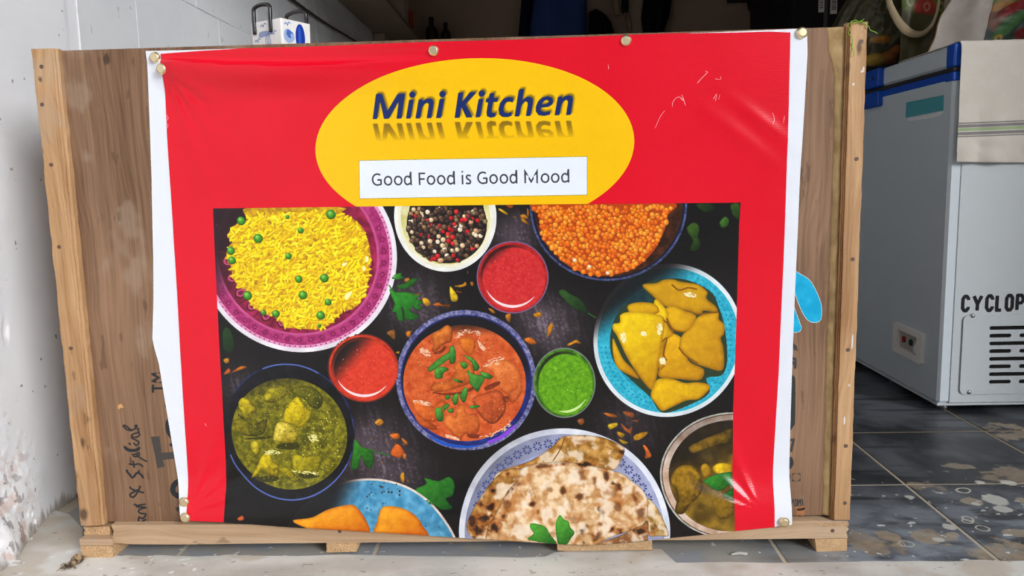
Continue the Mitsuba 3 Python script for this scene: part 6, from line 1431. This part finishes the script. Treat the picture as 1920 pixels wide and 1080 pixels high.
PET = [([(.5984,.4225),(.6034,.4174),(.6097,.4074),(.6078,.4000),(.6004,.4001),(.5979,.4093)], (240, 190, 30)), ([(.6053,.4232),(.6168,.4254),(.6219,.4294),(.6230,.4236),(.6134,.4209)], (214, 140, 20)), ([(.5561,.4051),(.5635,.4050),(.5682,.3966),(.5623,.3934),(.5575,.3976)], (232, 160, 20)), ([(.5714,.3949),(.5798,.3988),(.5862,.3954),(.5969,.3952),(.5960,.3919),(.5829,.3930)], (200, 96, 16)),
  ([(.6737,.5371),(.6801,.5358),(.6880,.5296),(.6863,.5277),(.6784,.5322)], (240, 176, 24)), ([(.7056,.5260),(.7121,.5282),(.7184,.5225),(.7152,.5209),(.7088,.5227)], (190, 120, 30)), ([(.7072,.5227),(.7120,.5210),(.7183,.5144),(.7198,.5120),(.7103,.5162)], (206, 130, 16)), ([(.7171,.5369),(.7194,.5305),(.7185,.5241),(.7161,.5257)], (190, 120, 20)), ([(.6851,.5432),(.6964,.5430),(.6946,.5374),(.6898,.5383)], (190, 84, 20)),
  ([(.7228,.3788),(.7335,.3811),(.7353,.3752),(.7260,.3737)], (216, 140, 20)), ([(.6550,.3883),(.6616,.3865),(.6655,.3815),(.6614,.3807)], (216, 130, 20)), ([(.6292,.4285),(.6333,.4284),(.6339,.4234),(.6306,.4227)], (200, 120, 20)), ([(.6067,.4157),(.6164,.4139),(.6131,.4123)], (190, 90, 20)), ([(.5302,.4354),(.5368,.4369),(.5375,.4327),(.5316,.4304)], (200, 130, 40)), ([(.5449,.4119),(.5531,.4126),(.5535,.4104),(.5473,.4102)], (190, 110, 30)),
  ([(.7439,.3567),(.7496,.3645),(.7518,.3588),(.7459,.3441),(.7426,.3449)], (224, 140, 20)), ([(.7078,.3402),(.7179,.3423),(.7267,.3342),(.7177,.3321)], (224, 112, 20)), ([(.7728,.3311),(.7805,.3355),(.7872,.3377),(.7938,.3319),(.7849,.3327),(.7759,.3288)], (224, 140, 20)), ([(.6807,.3771),(.6885,.3792),(.6871,.3668),(.6827,.3691)], (200, 120, 20)), ([(.4971,.1933),(.5087,.1955),(.5118,.1883),(.5036,.1856)], (216, 110, 30)), ([(.4968,.1623),(.5054,.1741),(.5146,.1716),(.5189,.1644),(.5093,.1574)], (232, 100, 30)), ([(.5153,.1883),(.5242,.1810),(.5217,.1763),(.5173,.1811)], (216, 120, 30)), ([(.5165,.1621),(.5211,.1620),(.5203,.1537),(.5162,.1549)], (224, 130, 40)), ([(.7879,.2129),(.7958,.2152),(.7969,.2081),(.7901,.2054)], (150, 80, 30)), ([(.5292,.3536),(.5349,.3558),(.5357,.3466),(.5300,.3472)], (216, 120, 20)), ([(.4997,.3541),(.5112,.3574),(.5117,.3425),(.5040,.3483)], (150, 90, 30)), ([(.5120,.3229),(.5177,.3244),(.5164,.3205)], (236, 176, 20)),
  ([(.4970,.1935),(.5102,.1954),(.5119,.1879),(.5033,.1867)], (236, 110, 30)), ([(.4970,.1638),(.5081,.1785),(.5181,.1662),(.5097,.1555)], (236, 100, 26)), ([(.4744,.2126),(.4825,.2192),(.4888,.2137),(.4820,.2076)], (214, 140, 40)), ([(.5112,.1283),(.5166,.1323),(.5168,.1173),(.5121,.1187)], (226, 150, 20)), ([(.2436,.2933),(.2522,.3022),(.2549,.2963),(.2475,.2927)], (226, 100, 30)), ([(.2569,.2957),(.2707,.3048),(.2798,.3046),(.2783,.3020),(.2649,.2977)], (232, 120, 20)), ([(.2453,.3158),(.2533,.3183),(.2533,.3111),(.2475,.3104)], (216, 140, 20)), ([(.2551,.0662),(.2634,.0703),(.2657,.0647),(.2588,.0625)], (206, 90, 40)),
  ([(.8333,.2050),(.8459,.2084),(.8477,.2036),(.8367,.1974)], (222, 180, 30)), ([(.8528,.2071),(.8642,.1975),(.8688,.2033),(.8683,.1903),(.8596,.1952)], (200, 100, 40)), ([(.8470,.1941),(.8584,.1904),(.8550,.1838),(.8493,.1870)], (196, 140, 30)), ([(.8721,.1867),(.8824,.1920),(.8943,.1928),(.8859,.1834),(.8744,.1795)], (200, 140, 24)), ([(.8499,.1822),(.8641,.1765),(.8561,.1742)], (206, 160, 24)), ([(.8859,.1722),(.8916,.1697),(.8996,.1546),(.8893,.1513),(.8904,.1614)], (222, 104, 30)), ([(.8266,.2240),(.8437,.2214),(.8471,.2167),(.8346,.2180)], (206, 110, 30)), ([(.8563,.2260),(.8723,.2234),(.8711,.2151),(.8597,.2200)], (160, 84, 40)), ([(.8677,.2116),(.8791,.2127),(.8779,.2080)], (130, 70, 40)), ([(.7865,.2116),(.7934,.2150),(.7974,.2091),(.7921,.2044)], (170, 100, 40))]
for i, (pts, col) in enumerate(PET):
    D = Dish(); lump(D, pts, np.array(col) * .6, np.minimum(np.array(col) * 1.1 + 8, 255), 0, 400 + i, None, .002, 160, step=.002)
    if D.n: D.build('printed_petal', 'vinyl', food)
D = Dish()
c = rand_in(PIC, 260); l = sum(k * np.exp(-((c[:, 0] - a) ** 2 + (c[:, 1] - b) ** 2) / (s_ * s_)) for a, b, s_, k in LIT)
c = c[rng.random(260) < l * .5]
taken_by = shapely.union_all([Polygon(ell(k)) for k in ((.3698,.4738,.1540,.1516), (.5949,.5264,.0779,.0830), (.8359,.5359,.1175,.1119), (.6927,.4342,.0551,.0563), (.4614,.2990,.0567,.0560), (.7676,.2716,.0486,.0566), (.9240,.3334,.1133,.1194), (.6180,.2764,.1095,.1120), (.3405,.2000,.1046,.1108), (.4601,-.0034,.1428,.1288), (.7633,.0356,.1640,.1660), (1.0191,.1240,.1089,.0992))])
c = c[~shapely.contains_xy(taken_by, c[:, 0], c[:, 1])]
for k in c:
    a, l_ = rng.uniform(0, 3.14), rng.uniform(.002, .005); o = np.array([math.cos(a), math.sin(a)]); w = np.array([-o[1], o[0]])
    D.bits([np.array([k - o * l_, k + w * .0006, k + o * l_, k - w * .0006])], [np.array([190, 120, 40]) * rng.uniform(.5, 1.1)], 1)
D.build('printed_crumbs', 'vinyl', food, kind='stuff')
